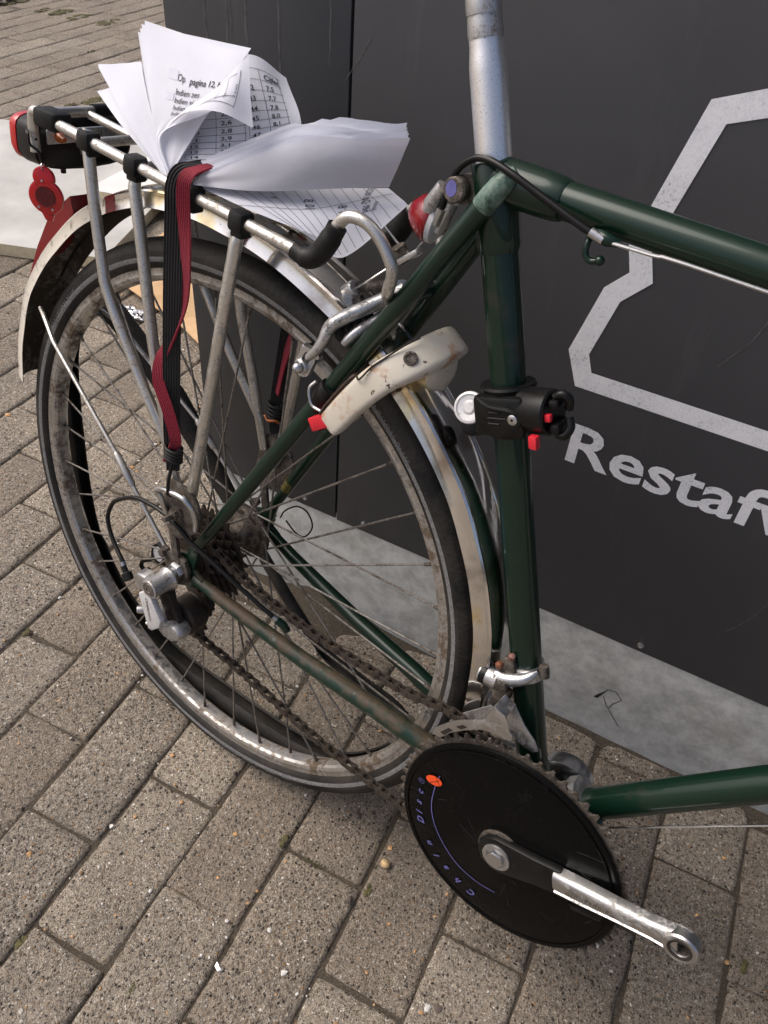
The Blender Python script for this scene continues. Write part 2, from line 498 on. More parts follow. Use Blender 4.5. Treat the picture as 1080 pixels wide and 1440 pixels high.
    def ribbon(s, pts, w, nrm, mi=0):
        P = [Vector(p) for p in pts]; o = len(s.v)
        for i, p in enumerate(P):
            d = P[min(i + 1, len(P) - 1)] - P[max(i - 1, 0)]
            nn = nrm[i] if isinstance(nrm, list) else nrm
            q = d.cross(Vector(nn)).normalized() * w / 2
            s.v += [p - q, p + q]
        for i in range(len(P) - 1):
            s.f.append((o + 2 * i, o + 2 * i + 1, o + 2 * i + 3, o + 2 * i + 2)); s.mi.append(mi)
        return s

def mesh_of(name, m, mats, smooth=35, origin=None):
    me = bpy.data.meshes.new(name)
    vs = [v - origin for v in m.v] if origin is not None else m.v
    me.from_pydata([tuple(v) for v in vs], [], m.f)
    if not isinstance(mats, (list, tuple)): mats = [mats]
    for x in mats: me.materials.append(M[x] if isinstance(x, str) else x)
    if len(mats) > 1: me.polygons.foreach_set('material_index', m.mi)
    bm = bmesh.new(); bm.from_mesh(me)
    bmesh.ops.recalc_face_normals(bm, faces=bm.faces[:])
    bm.to_mesh(me); bm.free()
    if m.uv:
        uvl = me.uv_layers.new(name='UVMap')
        for lp in me.loops: uvl.data[lp.index].uv = m.uv[lp.vertex_index]
    if smooth:
        me.polygons.foreach_set('use_smooth', [True] * len(me.polygons))
        me.set_sharp_from_angle(angle=radians(smooth))
    me.update()
    return me

def link(name, me, parent=None, loc=None):
    o = bpy.data.objects.new(name, me); COL.objects.link(o)
    if parent: o.parent = parent
    if loc is not None: o.location = loc
    return o

def tag(o, label, cat, group=None):
    o['label'] = label; o['category'] = cat
    if group: o['group'] = group
    return o

def smooth_path(pts, n=8):
    P = [Vector(p) for p in pts]; out = []
    for i in range(len(P) - 1):
        p0 = P[i - 1] if i > 0 else P[0] * 2 - P[1]
        p1, p2 = P[i], P[i + 1]
        p3 = P[i + 2] if i + 2 < len(P) else P[-1] * 2 - P[-2]
        for k in range(n):
            t = k / n
            out.append(.5 * ((2 * p1) + (p2 - p0) * t + (2 * p0 - 5 * p1 + 4 * p2 - p3) * t * t + (3 * p1 - p0 - 3 * p2 + p3) * t ** 3))
    out.append(P[-1])
    return out

def cr(p0, p1, p2, p3, t):
    return .5 * ((2 * p1) + (p2 - p0) * t + (2 * p0 - 5 * p1 + 4 * p2 - p3) * t * t + (3 * p1 - p0 - 3 * p2 + p3) * t ** 3)

def interp(P, t):
    k = len(P) - 1
    x = min(max(t, 0), 1) * k; i = min(int(x), k - 1); t = x - i
    if k == 1: return P[0].lerp(P[1], t)
    p0 = P[i - 1] if i > 0 else P[0] * 2 - P[1]
    p3 = P[i + 2] if i + 2 <= k else P[k] * 2 - P[k - 1]
    return cr(p0, P[i], P[i + 1], p3, t)

class Surf:
    def __init__(s, grid): s.g = [[Vector(p) for p in r] for r in grid]
    def __call__(s, u, v): return interp([interp(r, u) for r in s.g], v)
    def nrm(s, u, v):
        e = .01
        a = s(min(u + e, 1), v) - s(max(u - e, 0), v); b = s(u, min(v + e, 1)) - s(u, max(v - e, 0))
        return a.cross(b).normalized()

def text_outline(body, size, bold=0, shear=0, spacing=1.0, align='LEFT'):
    """flat letters as (verts, faces) in the xy plane"""
    cu = bpy.data.curves.new('lettering', 'FONT')
    cu.body = body; cu.size = size; cu.offset = bold; cu.shear = shear; cu.space_character = spacing
    cu.align_x = align; cu.resolution_u = 3; cu.fill_mode = 'FRONT'
    ob = bpy.data.objects.new('lettering', cu)
    me = bpy.data.meshes.new_from_object(ob)
    vs = [v.co.copy() for v in me.vertices]; fs = [tuple(p.vertices) for p in me.polygons]
    bpy.data.objects.remove(ob); bpy.data.curves.remove(cu); bpy.data.meshes.remove(me)
    return vs, fs

# ================================================================== ground
def struct(o): o['kind'] = 'structure'; return o

def project(p):
    d = Vector(p) - CAM_LOC
    z = -d.dot(BK)
    if z < .05: return None
    f = 1142.19
    return (540 + f * d.dot(RX) / z, 720 - f * d.dot(UP) / z, z)

mb = MB()
R = 260
# coarse near, reaching the horizon
mb.add([(-R, -R, -.0105), (R, -R, -.0105), (R, R, -.0105), (-R, R, -.0105)], [(0, 1, 2, 3)])
pavement = struct(link('pavement', mesh_of('pavement', mb, 'far_paver', 0)))

PA = radians(101.5)
PE = Vector((cos(PA), sin(PA), 0)); PP = Vector((-sin(PA), cos(PA), 0))
L, Wd, PIT, RP = .2130, .1058, .2145, .1072

mb = MB()   # bed of sand between the pavers, unevenly filled
rs = random.Random(41)
def bed(x0, x1, y0, y1, st, zlo, zhi):
    nx, ny = int((x1 - x0) / st), int((y1 - y0) / st); o = len(mb.v)
    for j in range(ny + 1):
        for i in range(nx + 1):
            a_, b_ = x0 + (x1 - x0) * i / nx, y0 + (y1 - y0) * j / ny
            w = .5 + .25 * sin(a_ * 31 + 3 * sin(b_ * 17)) + .25 * sin(b_ * 43 + 2 * sin(a_ * 23))
            mb.v.append(PE * a_ + PP * b_ + Vector((0, 0, zlo + (zhi - zlo) * (.6 * w + .4 * rs.random()))))
    for j in range(ny):
        for i in range(nx):
            q = o + j * (nx + 1) + i
            mb.f.append((q, q + 1, q + nx + 2, q + nx + 1)); mb.mi.append(0)
bed(-.75, 1.35, -1.7, 1.75, .012, -.0075, -.0034)
for x0, x1, y0, y1 in ((1.35, 3.4, -1.7, 3.2), (-.75, 1.35, 1.75, 3.2)):
    o = len(mb.v)
    mb.v += [PE * x0 + PP * y0 + Vector((0, 0, -.005)), PE * x1 + PP * y0 + Vector((0, 0, -.005)), PE * x1 + PP * y1 + Vector((0, 0, -.005)), PE * x0 + PP * y1 + Vector((0, 0, -.005))]
    mb.f.append((o, o + 1, o + 2, o + 3)); mb.mi.append(0)
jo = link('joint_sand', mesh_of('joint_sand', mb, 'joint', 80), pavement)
jo['kind'] = 'stuff'

def paver_mesh(seed):
    rnd = random.Random(seed)
    m = MB()
    hx, hy, rc = L / 2, Wd / 2, .0045
    base = []
    def side(p, q, n):
        for i in range(n): base.append((p[0] + (q[0] - p[0]) * i / n, p[1] + (q[1] - p[1]) * i / n))
    side((-hx + rc, -hy), (hx - rc, -hy), 8); base.append((hx - rc, -hy)); base.append((hx - rc * .3, -hy + rc * .3))
    side((hx, -hy + rc), (hx, hy - rc), 4); base.append((hx, hy - rc)); base.append((hx - rc * .3, hy - rc * .3))
    side((hx - rc, hy), (-hx + rc, hy), 8); base.append((-hx + rc, hy)); base.append((-hx + rc * .3, hy - rc * .3))
    side((-hx, hy - rc), (-hx, -hy + rc), 4); base.append((-hx, -hy + rc)); base.append((-hx + rc * .3, -hy + rc * .3))
    k = len(base)
    wob = [rnd.gauss(0, 1) for _ in range(k)]
    wob = [(wob[i - 1] + 2 * wob[i] + wob[(i + 1) % k]) / 4 for i in range(k)]
    chip = [1 + (rnd.random() < .10) * rnd.uniform(.4, 1.0) for _ in range(k)]
    def ring(inset, z, amp):
        out = []
        for i, (x, y) in enumerate(base):
            d = inset * chip[i] + wob[i] * amp
            fx, fy = (hx - d) / hx, (hy - d) / hy
            out.append(Vector((x * fx, y * fy, z + wob[i - 3] * amp * .35)))
        return out
    rings = [ring(0, -.03, 0), ring(.0006, -.0062, .0012), ring(.0026, -.0026, .0014), ring(.0062, -.0006, .0014), ring(.0115, .0, .0008)]
    for r in rings: m.v += r
    for a in range(4):
        for i in range(k):
            j = (i + 1) % k
            m.f.append((a * k + i, a * k + j, (a + 1) * k + j, (a + 1) * k + i)); m.mi.append(0)
    c = len(m.v); m.v.append(Vector((0, 0, .0004)))
    for i in range(k):
        m.f.append((4 * k + i, 4 * k + (i + 1) % k, c)); m.mi.append(0)
    return m
pav_src = [paver_mesh(i) for i in range(9)]
pav_me = [mesh_of('paver', m, 'paver', 50) for m in pav_src]

# container wall frame: s runs along the wall, o points away from the viewer
WD = Vector((0.98847, 0.151417, 0)); WN = Vector((-0.151417, 0.98847, 0)); WOFF = 0.278976
def wall(s, h, o=0): return WD * s + WN * (WOFF + o) + Vector((0, 0, h))

cells = []
for r in range(-16, 31):
    pc = .0385 - .0536 + RP * r
    for k in range(-4, 17):
        ec = -.0975 + PIT / 2 + PIT * k + (PIT / 2 if r % 2 else 0)
        c = PE * ec + PP * pc
        s, o = c.dot(WD), c.dot(WN) - WOFF
        if s > -.12 and o > .13: continue                # under the container
        pr = [project(c + PE * a + PP * b_) for a in (-.1, .1) for b_ in (-.05, .05)]
        vis = any(q and -5 < q[0] < 1085 and -5 < q[1] < 1445 for q in pr)
        if s > -.199 and o > .06: vis = False
        cells.append((0 if vis else 1, (c - CAM_LOC).length, c))
cells.sort(key=lambda t: (t[0], t[1]))
rest = MB()
npv = 0
for i, (hid, dist, c) in enumerate(cells):
    rnd = random.Random(i * 13 + 5)
    rz = PA + rnd.gauss(0, .008) + (pi if rnd.random() < .5 else 0)
    dz = max(-.0016, min(.002, rnd.gauss(0, .0010))); tx, ty = rnd.gauss(0, .0035), rnd.gauss(0, .003)
    loc = c + Vector((rnd.gauss(0, .0008), rnd.gauss(0, .0008), dz))
    if not hid and npv < 298:
        o = link('paver', pav_me[rnd.randrange(9)], pavement, loc)
        o.rotation_euler = (tx, ty, rz); npv += 1
    else:
        mt = Matrix.Translation(loc) @ Matrix.Rotation(rz, 4, 'Z') @ Matrix.Rotation(tx, 4, 'X') @ Matrix.Rotation(ty, 4, 'Y')
        src = pav_src[rnd.randrange(9)]
        rest.add([mt @ v for v in src.v], src.f)
ro = link('paver_field', mesh_of('paver_field', rest, 'paver', 50), pavement)
ro['kind'] = 'stuff'

# loose grit and small stones on the paving
def scatter(name, label, mat, count, r0, r1, seed, sub=1):
    rnd = random.Random(seed)
    m = MB(); n = 0
    while n < count:
        q = rnd.random() ** 1.7                           # thinning out away from the bicycle
        p = Vector((.45 - 2.0 * q + rnd.uniform(-.55, .55), -.25 + 1.1 * q + rnd.uniform(-.35, .55), 0))
        if p.dot(WN) - WOFF > -.01 and p.dot(WD) > -.2: continue
        r = rnd.uniform(r0, r1) * (.7 + .6 * rnd.random())
        sc = (rnd.uniform(.7, 1.3), rnd.uniform(.7, 1.3), rnd.uniform(.3, .6))
        bm = bmesh.new(); bmesh.ops.create_icosphere(bm, subdivisions=sub, radius=1); bm.verts.index_update()
        r *= 1 + (rnd.random() ** 4) * 1.3
        a = rnd.uniform(0, 6.28)
        m.add([p + Vector(((v.co.x * sc[0] * cos(a) - v.co.y * sc[1] * sin(a)), (v.co.x * sc[0] * sin(a) + v.co.y * sc[1] * cos(a)), v.co.z * sc[2] + .2)) * r * (1 + rnd.uniform(-.25, .25)) for v in bm.verts],
              [[v.index for v in f.verts] for f in bm.faces])
        bm.free(); n += 1
    o = link(name, mesh_of(name, m, mat, 60))
    o['kind'] = 'stuff'; o['label'] = label; o['category'] = 'grit'
scatter('pale_grit', 'scattered pale grit grains on the concrete pavers', 'grit_light', 420, .0007, .0019, 3)
scatter('dark_grit', 'scattered dark gravel grains on the concrete pavers', 'grit_dark', 420, .0010, .0026, 4)
scatter('orange_grit', 'scattered orange gravel grains on the concrete pavers', 'grit_warm', 420, .0009, .0024, 5)

m = MB().ball((0, 0, .004), .0062, (1.1, .9, .75), 2, jit=.05)
pb_ = link('pebble', mesh_of('pebble', m, 'pebble', 60), None, (.3035, .0015, 0))
tag(pb_, 'yellow rounded pebble lying on the paving below the chain', 'pebble')
m = MB().ball((0, 0, .003), .0055, (1.2, .8, .55), 1, jit=.2)
for nm, lab, mt_, lc in (('glass_shard', 'crumpled silver scrap on the paving near a joint', 'foil', (.228, -.212, 0)),
                         ('dry_leaf', 'small reddish dry leaf on the paving by the chain wheel', 'leaf', (.455, .055, 0))):
    tag(link(nm, mesh_of(nm, m, mt_, 40), None, lc), lab, 'litter')

# sand drifted against the container
rnd = random.Random(11)
m = MB(); n = 60
for i in range(n + 1):
    s = -.19 + 1.4 * i / n
    bank = math.exp(-((s - .02) / .075) ** 2)
    wdt = .012 + .05 * bank + .006 * rnd.random(); hgt = .005 + .033 * bank + .003 * rnd.random()
    for t in range(6):
        u = t / 5
        m.v.append(wall(s, -.004 + hgt * (1 - u) ** 1.4 + (.0015 * rnd.random()), .001 - wdt * u - .001))
for i in range(n):
    for t in range(5):
        a = i * 6 + t
        m.f.append((a, a + 1, a + 7, a + 6)); m.mi.append(0)
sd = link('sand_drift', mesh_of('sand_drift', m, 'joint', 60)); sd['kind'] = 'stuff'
sd['label'] = 'brown sand drifted against the foot of the galvanised plinth'; sd['category'] = 'sand'

V_ = Vector
# moss tufts in joints
m = MB(); rnd = random.Random(21)
for (mx, my, rr, k) in ((0.168, -0.286, 0.006, 26), (0.183, -0.057, 0.006, 22), (0.306, -0.037, 0.005, 20), (0.032, -0.334, 0.006, 20), (-0.346, -0.065, 0.005, 18), (-0.602, 0.177, 0.006, 16), (-2.320, 1.599, 0.035, 70), (-2.196, 1.518, 0.035, 60), (-3.507, 2.332, 0.05, 26), (-3.589, 2.289, 0.03, 20), (-3.376, 2.346, 0.05, 20), (-3.216, 2.380, 0.05, 20), (-3.799, 2.274, 0.06, 30), (-2.333, 1.506, 0.02, 16), (-2.865, 2.016, 0.015, 12), (0.708, 0.177, 0.006, 16)):
    c = Vector((mx, my, 0))
    for _ in range(k):
        a, q = rnd.uniform(0, 6.28), rr * math.sqrt(rnd.random())
        p = c + PE * cos(a) * q * 1.6 + PP * sin(a) * q * .6
        h = min(.012, rr * .22) * rnd.uniform(.5, 1.2) + .0008
        m.ball(p + V_((0, 0, -h * .1)), h, (1.3, 1.3, .55), 1, jit=.25)
ms = link('moss', mesh_of('moss', m, 'moss', 0)); ms['kind'] = 'stuff'
ms['label'] = 'tufts of yellow green moss in the paving joints'; ms['category'] = 'moss'

# ================================================================== waste container
cont = bpy.data.objects.new('waste_container', None); COL.objects.link(cont)
cont.location = wall(.5, 0, 0)
tag(cont, 'anthracite waste container on a galvanised plinth with a white sack symbol', 'container')
def cpart(name, m, mat, smooth=35): return link(name, mesh_of(name, m, mat, smooth, Vector(cont.location)), cont)
S0, S1, SM, HT, DEP = -.199, 1.45, .0266, 1.75, .95  # unseen height and right end enlarged to block sky and darken the ground
WAX = (WD, WN, Vector((0, 0, 1)))
def wbox(s0, s1, h0, h1, o0, o1, bev=.0008):
    return MB().box(wall((s0 + s1) / 2, (h0 + h1) / 2, (o0 + o1) / 2), (s1 - s0, o1 - o0, h1 - h0), WAX, bev)
cpart('plinth', wbox(S0 + .004, S1 - .004, -.02, .215, 0, DEP - .01, .001), 'galv')
cpart('front_panel', wbox(S0, SM - .0016, .2085, HT, -.0035, .0, .0008), 'panel')
cpart('front_panel', wbox(SM + .0016, S1, .2065, HT, -.0035, .0, .0008), 'panel')
cpart('side_panel', wbox(S0 - .002, S0 + .001, .2085, HT, .001, DEP, .0006), 'panel')
cpart('side_panel', wbox(S1 - .001, S1 + .002, .2085, HT, .001, DEP, .0006), 'panel')
cpart('carcass', wbox(S0 + .004, S1 - .004, .216, HT - .003, .004, DEP - .004, .001), 'panel')
cpart('lid', wbox(S0 - .01, S1 + .01, HT + .001, HT + .03, -.012, DEP + .01, .006), 'panel')
for (s, h) in ((.4801, .2182), (.0729, .2209), (-.026, .2232), (.90, .218), (1.12, .219)):
    m = MB().lathe([(.0044, 0), (.0042, .0012), (.0030, .0022), (.0012, .0026), (.0009, .0020), (0, .0020)], wall(s, h, -.0035), -WN, 20)
    cpart('rivet', m, 'steel')

# sack symbol, mirrored about the middle of the lettering
OUT = [(.3595, .8408), (.3278, .7099), (.3354, .6851), (.3161, .664), (.2974, .5885), (.3135, .5494)]
INN = [(.3767, .8255), (.3488, .7128), (.3589, .681), (.3347, .6544), (.3191, .5901), (.3266, .5707)]
MID = .492
oo = OUT + [(2 * MID - s, h) for s, h in reversed(OUT)]
ii = INN + [(2 * MID - s, h) for s, h in reversed(INN)]
# the knot of the sack dips in the middle of its upper edge
oo.insert(0, (MID, .893)); ii.insert(0, (MID, .868))
m = MB(); n = len(oo)
for s, h in oo: m.v.append(wall(s, h, -.0041))
for s, h in ii: m.v.append(wall(s, h, -.0041))
m.f = [(i, (i + 1) % n, n + (i + 1) % n, n + i) for i in range(n)]; m.mi = [0] * n
cpart('sack_symbol', m, 'print', 0)
vs, fs = text_outline('Restafval', .0705, .0013, 0, 1.0)
x0 = min(v.x for v in vs); xe = [v.x for v in vs]
sc_x = (.2125) / (text_outline('Restaf', .0705, .0013)[0] and (max(v.x for v in text_outline('Restaf', .0705, .0013)[0]) - x0))
m = MB().add([wall(.3239 + (v.x - x0) * sc_x, .4545 + v.y * 1.02, -.0041) for v in vs], fs)
cpart('lettering', m, 'print', 0)
# scuffs on the plinth and panels
m = MB()
def wl(pts, w, o): m.ribbon([wall(s, h, o) for s, h in pts], w, WN)
for q in range(9):
    wl([(.4655 - q * .0008, .107 - q * .002), (.462 - q * .0007, .098 - q * .001), (.456 - q * .0006, .080)], .0011, -.0006 - q * 2e-5)
wl([(.466, .107), (.476, .109), (.487, .098), (.478, .082), (.476, .072)], .0012, -.0009)
wl([(.463, .09), (.470, .076), (.484, .058), (.497, .042)], .0010, -.0010)
cpart('marker_scribble', m, 'ink', 0)
for pts in (((.02, .79), (.035, .812), (.047, .832)), ((-.02, .60), (-.012, .63)), ((.30, .50), (.31, .475), (.306, .462)), ((.44, .62), (.46, .655), (.47, .69)), ((.56, .30), (.575, .33), (.585, .37)), ((.50, .26), (.51, .29))):
    m = MB(); wl(pts, .0007, -.0043)
    cpart('scratch', m, 'scratch', 0)
m = MB(); rnd = random.Random(5)
for s, top, bot in ((-.145, .90, .80), (-.118, .9, .77), (-.113, .9, .81), (-.095, .9, .79), (-.055, .9, .76), (.003, .86, .80), (-.17, .9, .83), (-.150, .9, .83)):
    pts = [(s + rnd.uniform(-.001, .001), top - (top - bot) * i / 8) for i in range(9)]
    m = MB(); wl(pts, .0014 + .0016 * rnd.random(), -.0037)
    cpart('drip_stain', m, 'drip', 0)

# ================================================================== boards and cardboard behind
d1 = Vector((cos(radians(28)), sin(radians(28)), 0)); d2 = Vector((-d1.y, d1.x, 0))
P0 = Vector((-1.405, .662, 0))
def slab(name, label, cat, corner, a0, a1, b0, b1, z0, z1, mats, ax=(d1, d2)):
    m = MB()
    q = [corner + ax[0] * a + ax[1] * b for a, b in ((a0, b0), (a1, b0), (a1, b1), (a0, b1))]
    base = sum(q, Vector()) / 4; base.z = z0
    m.add([p + Vector((0, 0, z0)) for p in q] + [p + Vector((0, 0, z1)) for p in q], [(0, 1, 5, 4), (1, 2, 6, 5), (2, 3, 7, 6), (3, 0, 4, 7), (3, 2, 1, 0)], 1)
    m.add([p + Vector((0, 0, z1 + .0005)) for p in q], [(0, 1, 2, 3)], 0)
    o = link(name, mesh_of(name, m, mats, 0, base), None, base)
    return tag(o, label, cat)
slab('insulation_board', 'large grey white board with a beige edge lying flat on the paving', 'board', P0, -.75, .23, 0, .86, .003, .034, ['board', 'board_edge'])
slab('white_board', 'smaller clean white board lying on top of the large grey board', 'board', Vector((-1.545, .985, 0)), 0, .5, 0, .34, .0365, .056, ['white_board', 'board_edge'], (Vector((.93, .37, 0)), Vector((-.25, .97, 0))))
# flattened cardboard box
cb = bpy.data.objects.new('cardboard_box', None); COL.objects.link(cb); cb.location = (-.9, .85, 0)
tag(cb, 'flattened brown cardboard box with an open slit behind the wheel', 'box')
c1 = Vector((cos(radians(-20.5)), sin(radians(-20.5)), 0)); c2 = Vector((-c1.y, c1.x, 0))
def card(pts, z, t):
    m = MB()
    m.prism([(p[0], p[1]) for p in pts], lambda u, v, w: Vector((u, v, w)), z, z + t, .0015)
    return m
FL1 = [(-1.164, .742), (-.850, .696), (-.774, .919), (-.99, 1.12), (-1.25, 1.05)]
FL2 = [(-.846, .694), (-.700, .652), (-.560, .80), (-.770, .913)]
for k, F_ in enumerate((FL1, FL2)):
    link('flap', mesh_of('flap', card(F_, .018 + .004 * k, .005), 'cardboard', 30, Vector(cb.location)), cb)
link('underside', mesh_of('underside', card([(-1.20, .80), (-.90, .735), (-.72, .70), (-.64, .85), (-1.0, 1.06)], .003, .013), 'cardboard', 30, Vector(cb.location)), cb)
m = MB(); rnd = random.Random(9)
for i in range(60): m.ball((rnd.gauss(0, .018), rnd.gauss(0, .011), .004 + .012 * rnd.random()), .008, (1, .8, .5), 1, jit=.35)
fo = link('foil_scrap', mesh_of('foil_scrap', m, 'foil', 10), None, (-.965, .668, 0)); tag(fo, 'crumpled silver foil scrap on the paving beside the cardboard', 'litter')
m = MB(); rnd = random.Random(10)
for i in range(24): m.ball((rnd.gauss(0, .05), rnd.gauss(0, .03), .02 + .02 * rnd.random()), .03, (1.3, .7, .5), 1, jit=.4)
tag(link('rag', mesh_of('rag', m, 'plastic_matt', 30), None, (-3.86, 2.21, 0)), 'small dark crumpled scrap on the far paving beside moss', 'litter')

# ================================================================== bicycle
LEAN = radians(9.0931)
HUB = Vector((0, .0516787, .3388906))
H = .343
BROT = Matrix.Rotation(-LEAN, 4, 'X')
BIKE_LOC = HUB - (BROT @ Vector((0, 0, H)))
BMAT = Matrix.Translation(HUB) @ BROT                    # wheel-centred bicycle coordinates -> world
bike = bpy.data.objects.new('bicycle', None); COL.objects.link(bike)
bike.location = BIKE_LOC; bike.rotation_euler = (-LEAN, 0, 0)
tag(bike, 'dark green steel bicycle with chrome mudguard leaning beside the container', 'bicycle')

def part(name, m, mat, parent=None, smooth=40, label=None):
    o = link(name, mesh_of(name, m, mat, smooth), parent or bike)
    if parent is None: o.location = (0, 0, H)
    if label: o['label'] = label
    return o
def sub(name, me, parent, mat4):
    o = link(name, me, parent); o.matrix_local = mat4; return o

V = Vector
YA = V((0, 1, 0))
BB = V((.4375, 0, -.0885))
ST = V((-.346, 0, .938)).normalized()                    # up the seat tube
SF = V((.938, 0, .346)).normalized()                     # forward, square to it
SB = V((.4475, 0, -.0885))                               # foot of the seat tube axis
def on_st(z): return SB + ST * ((z - SB.z) / ST.z)

# ---------------------------------------------------------------- frame
m = MB()
m.lathe([(.0165, -.034), (.0205, -.033), (.0205, .033), (.0165, .034)], BB, YA, 32)                     # bottom bracket shell
s0 = on_st(.4865)
m.lathe([(.0152, .06), (.0166, .056), (.0172, .02), (.0172, 0)], BB + V((-.004, 0, .004)), V((.678, 0, .735)), 32)
m.lathe([(.0145, .075), (.0160, .070), (.0165, .02), (.0165, 0)], SB, ST, 32)
frame = part('frame', m, 'green')
m = MB()
m.lathe([(.0148, -.062), (.0162, -.058), (.0165, -.03), (.0165, -.001), (.0158, .0), (.0136, .0)], s0, ST, 36)     # seat lug
m.lathe([(.0138, .055), (.0148, .052), (.0158, .04), (.0162, .012), (.0162, 0)], V((.2415, 0, .4765)), V((1, 0, -.003)), 32)   # top tube socket
part('seat_lug', m, 'green', frame)
part('brake_bridge', MB().tube([(.1915, -.03, .372), (.1915, .03, .372)], .0065, 14), 'green', frame)
m = MB().tube([SB + ST * .02, s0 - ST * .01], .0143, 36); part('seat_tube', m, 'green', frame)
m = MB().tube([(.250, 0, .4768), (.96, 0, .476)], .0130, 36); part('top_tube', m, 'green', frame)
m = MB().tube([BB + V((.006, 0, .010)), (.5957, 0, .1119), (.93, 0, .4745)], .0148, 36); part('down_tube', m, 'green', frame)
m = MB().lathe([(.0175, -.11), (.0185, -.105), (.0165, -.1), (.0165, .06), (.0185, .065), (.0175, .07)], (.945, 0, .47), V((-.31, 0, .95)), 32); part('head_tube', m, 'green', frame)
for sg, nm in ((-1, ''), (1, '')):
    top = V((.2475, sg * .0185, .4655)); bot = V((.0165, sg * .0615, .033))
    m = MB().tube([top, top.lerp(bot, .35), top.lerp(bot, .7), bot], [.0082, .0082, .0078, .0060], 22)
    st_ = part('seat_stay', m, 'green', frame)
    d = (top - bot).normalized()
    cap = MB()
    # worn flat cap brazed onto the lug
    k = 20; nrm = V((0, sg, 0)) * .9 + V((-.25, 0, .35)); nrm.normalize()
    cap.tube([top - d * .0085, top - d * .006, top + d * .004 , top + d * .012 - nrm * .0006, top + d * .020 - nrm * .0016, top + d * .027 - nrm * .0032], [.0079, .0086, .0086, .0084, .0074, .0040], 20)
    part('stay_cap', cap, 'green_worn', frame)
    a = V((.0165, sg * .0615, -.008)); 
    m = MB().tube([a, (.06, sg * .057, -.0185), (.1705, sg * .0455, -.0372), (.26, sg * .036, -.0462), (.3225, sg * .0285, -.0556), (.42, sg * .0215, -.083)], [.0068, .0076, .0092, .0104, .0110, .0112], 24)
    part('chain_stay', m, 'green_rust' if sg < 0 else 'green', frame)
    poly = [(-.016, -.018), (-.004, -.030), (.014, -.022), (.030, -.014), (.030, -.004), (.016, .004), (.020, .022), (.024, .040), (.012, .038), (.006, .022), (-.010, .016), (-.018, .004)]
    m = MB().prism(poly, lambda u, v, w: V((u, w, v)), sg * .0615 - .003, sg * .0615 + .003, .0008)
    part('dropout', m, 'green_rust' if sg < 0 else 'green', frame)
# chips on the near stay, cable stop and pump peg on the top tube, down-tube boss
def oval_patch(c, n, e, ru, rv, k=14):
    n = V(n).normalized(); e = (V(e) - n * n.dot(V(e))).normalized(); g = n.cross(e)
    return MB().add([V(c) + e * cos(2 * pi * i / k) * ru * (1 + .12 * sin(i * 2.3)) + g * sin(2 * pi * i / k) * rv for i in range(k)], [tuple(range(k))])
m = MB()
m.tube([(.327, -.0125, .4662), (.333, -.0172, .4668), (.340, -.0178, .4660), (.346, -.0150, .4655)], [.0030, .0044, .0044, .003], 14)
part('cable_stop', m, 'green', frame)
m = MB().tube(smooth_path([(.3255, -.010, .4675), (.3262, -.0165, .4605), (.3272, -.0178, .4535), (.3320, -.0180, .4498), (.3375, -.0180, .4515)], 4), .0023, 10)
m.ball((.3385, -.0180, .4520), .0036)
part('pump_peg', m, 'green', frame)
m = MB().tube([(.497, -.004, -.018), (.5005, -.012, -.0275), (.503, -.013, -.031)], [.004, .0042, .0035], 12); part('cable_boss', m, 'green', frame)
m = MB().lathe([(.0152, -.006), (.0168, -.0055), (.0168, .0045), (.0152, .005)], V((.4740, 0, -.0205)), V((.678, 0, .735)), 32); part('clamp_ring', m, 'alloy_matt', frame)
m = MB().tube([(.47, -.006, -.038), (.484, -.010, -.037)], .006, 12); part('cable_guide', m, 'grimy', frame)

# ---------------------------------------------------------------- seat post
prof = [(.0129, -.06), (.0129, .058), (.0128, .062), (.0122, .068), (.0116, .074), (.0115, .085), (.0112, .1), (.0114, .115), (.0111, .13), (.011, .18)]
m = MB().lathe(prof, s0 - ST * .002, ST, 36)
part('seat_post', m, 'post', None, 30)
m = MB()
rnd = random.Random(3)
for i in range(5):
    h = .076 + i * .014
    m.lathe([(.0119, h), (.01215 + rnd.uniform(0, .0003), h + .004), (.0120, h + .009), (.0117, h + .0135)], s0, ST + V((rnd.uniform(-.01, .01), rnd.uniform(-.01, .01), 0)), 28)
part('tape_wrap', m, 'alloy_matt')

# ---------------------------------------------------------------- rear wheel
def circle_sweep(prof, n=160, mi=None):
    """closed profile of (y, r) swept round the axle"""
    m = MB(); k = len(prof)
    for i in range(n):
        a = 2 * pi * i / n
        for (y, r) in prof: m.v.append(V((r * cos(a), y, r * sin(a))))
    for i in range(n):
        i2 = (i + 1) % n
        for j in range(k):
            j2 = (j + 1) % k
            m.f.append((i * k + j, i * k + j2, i2 * k + j2, i2 * k + j)); m.mi.append(mi[j] if mi else 0)
    return m
rim_prof = [(-.0112, .3168), (-.0116, .3160), (-.0112, .3150), (-.0110, .3085), (-.0113, .3075), (-.0109, .3062), (-.0098, .3035), (-.0070, .3012), (0, .3002), (.0070, .3012), (.0098, .3035), (.0109, .3062), (.0113, .3075), (.0110, .3085), (.0112, .3150), (.0116, .3160), (.0112, .3168), (.0095, .3168), (.008, .309), (-.008, .309), (-.0095, .3168)]
wheel = part('rear_wheel', circle_sweep(rim_prof, 180), 'rim', None, 28)
tp = []
for i in range(49):
    a = radians(-138 + 276 * i / 48)
    tp.append((.0170 * sin(a), .3268 + .0165 * cos(a)))
tp_mi = [0] * len(tp)
tp.append((.0085, .3140)); tp.append((-.0085, .3140))
tp_mi = [0] * len(tp)
for i, (y, r) in enumerate(tp[:48]):
    if .3208 < r < .3262: tp_mi[i] = 1
tyre = part('tyre', circle_sweep(tp, 180, tp_mi), ['rubber', 'stripe'], wheel, 60)
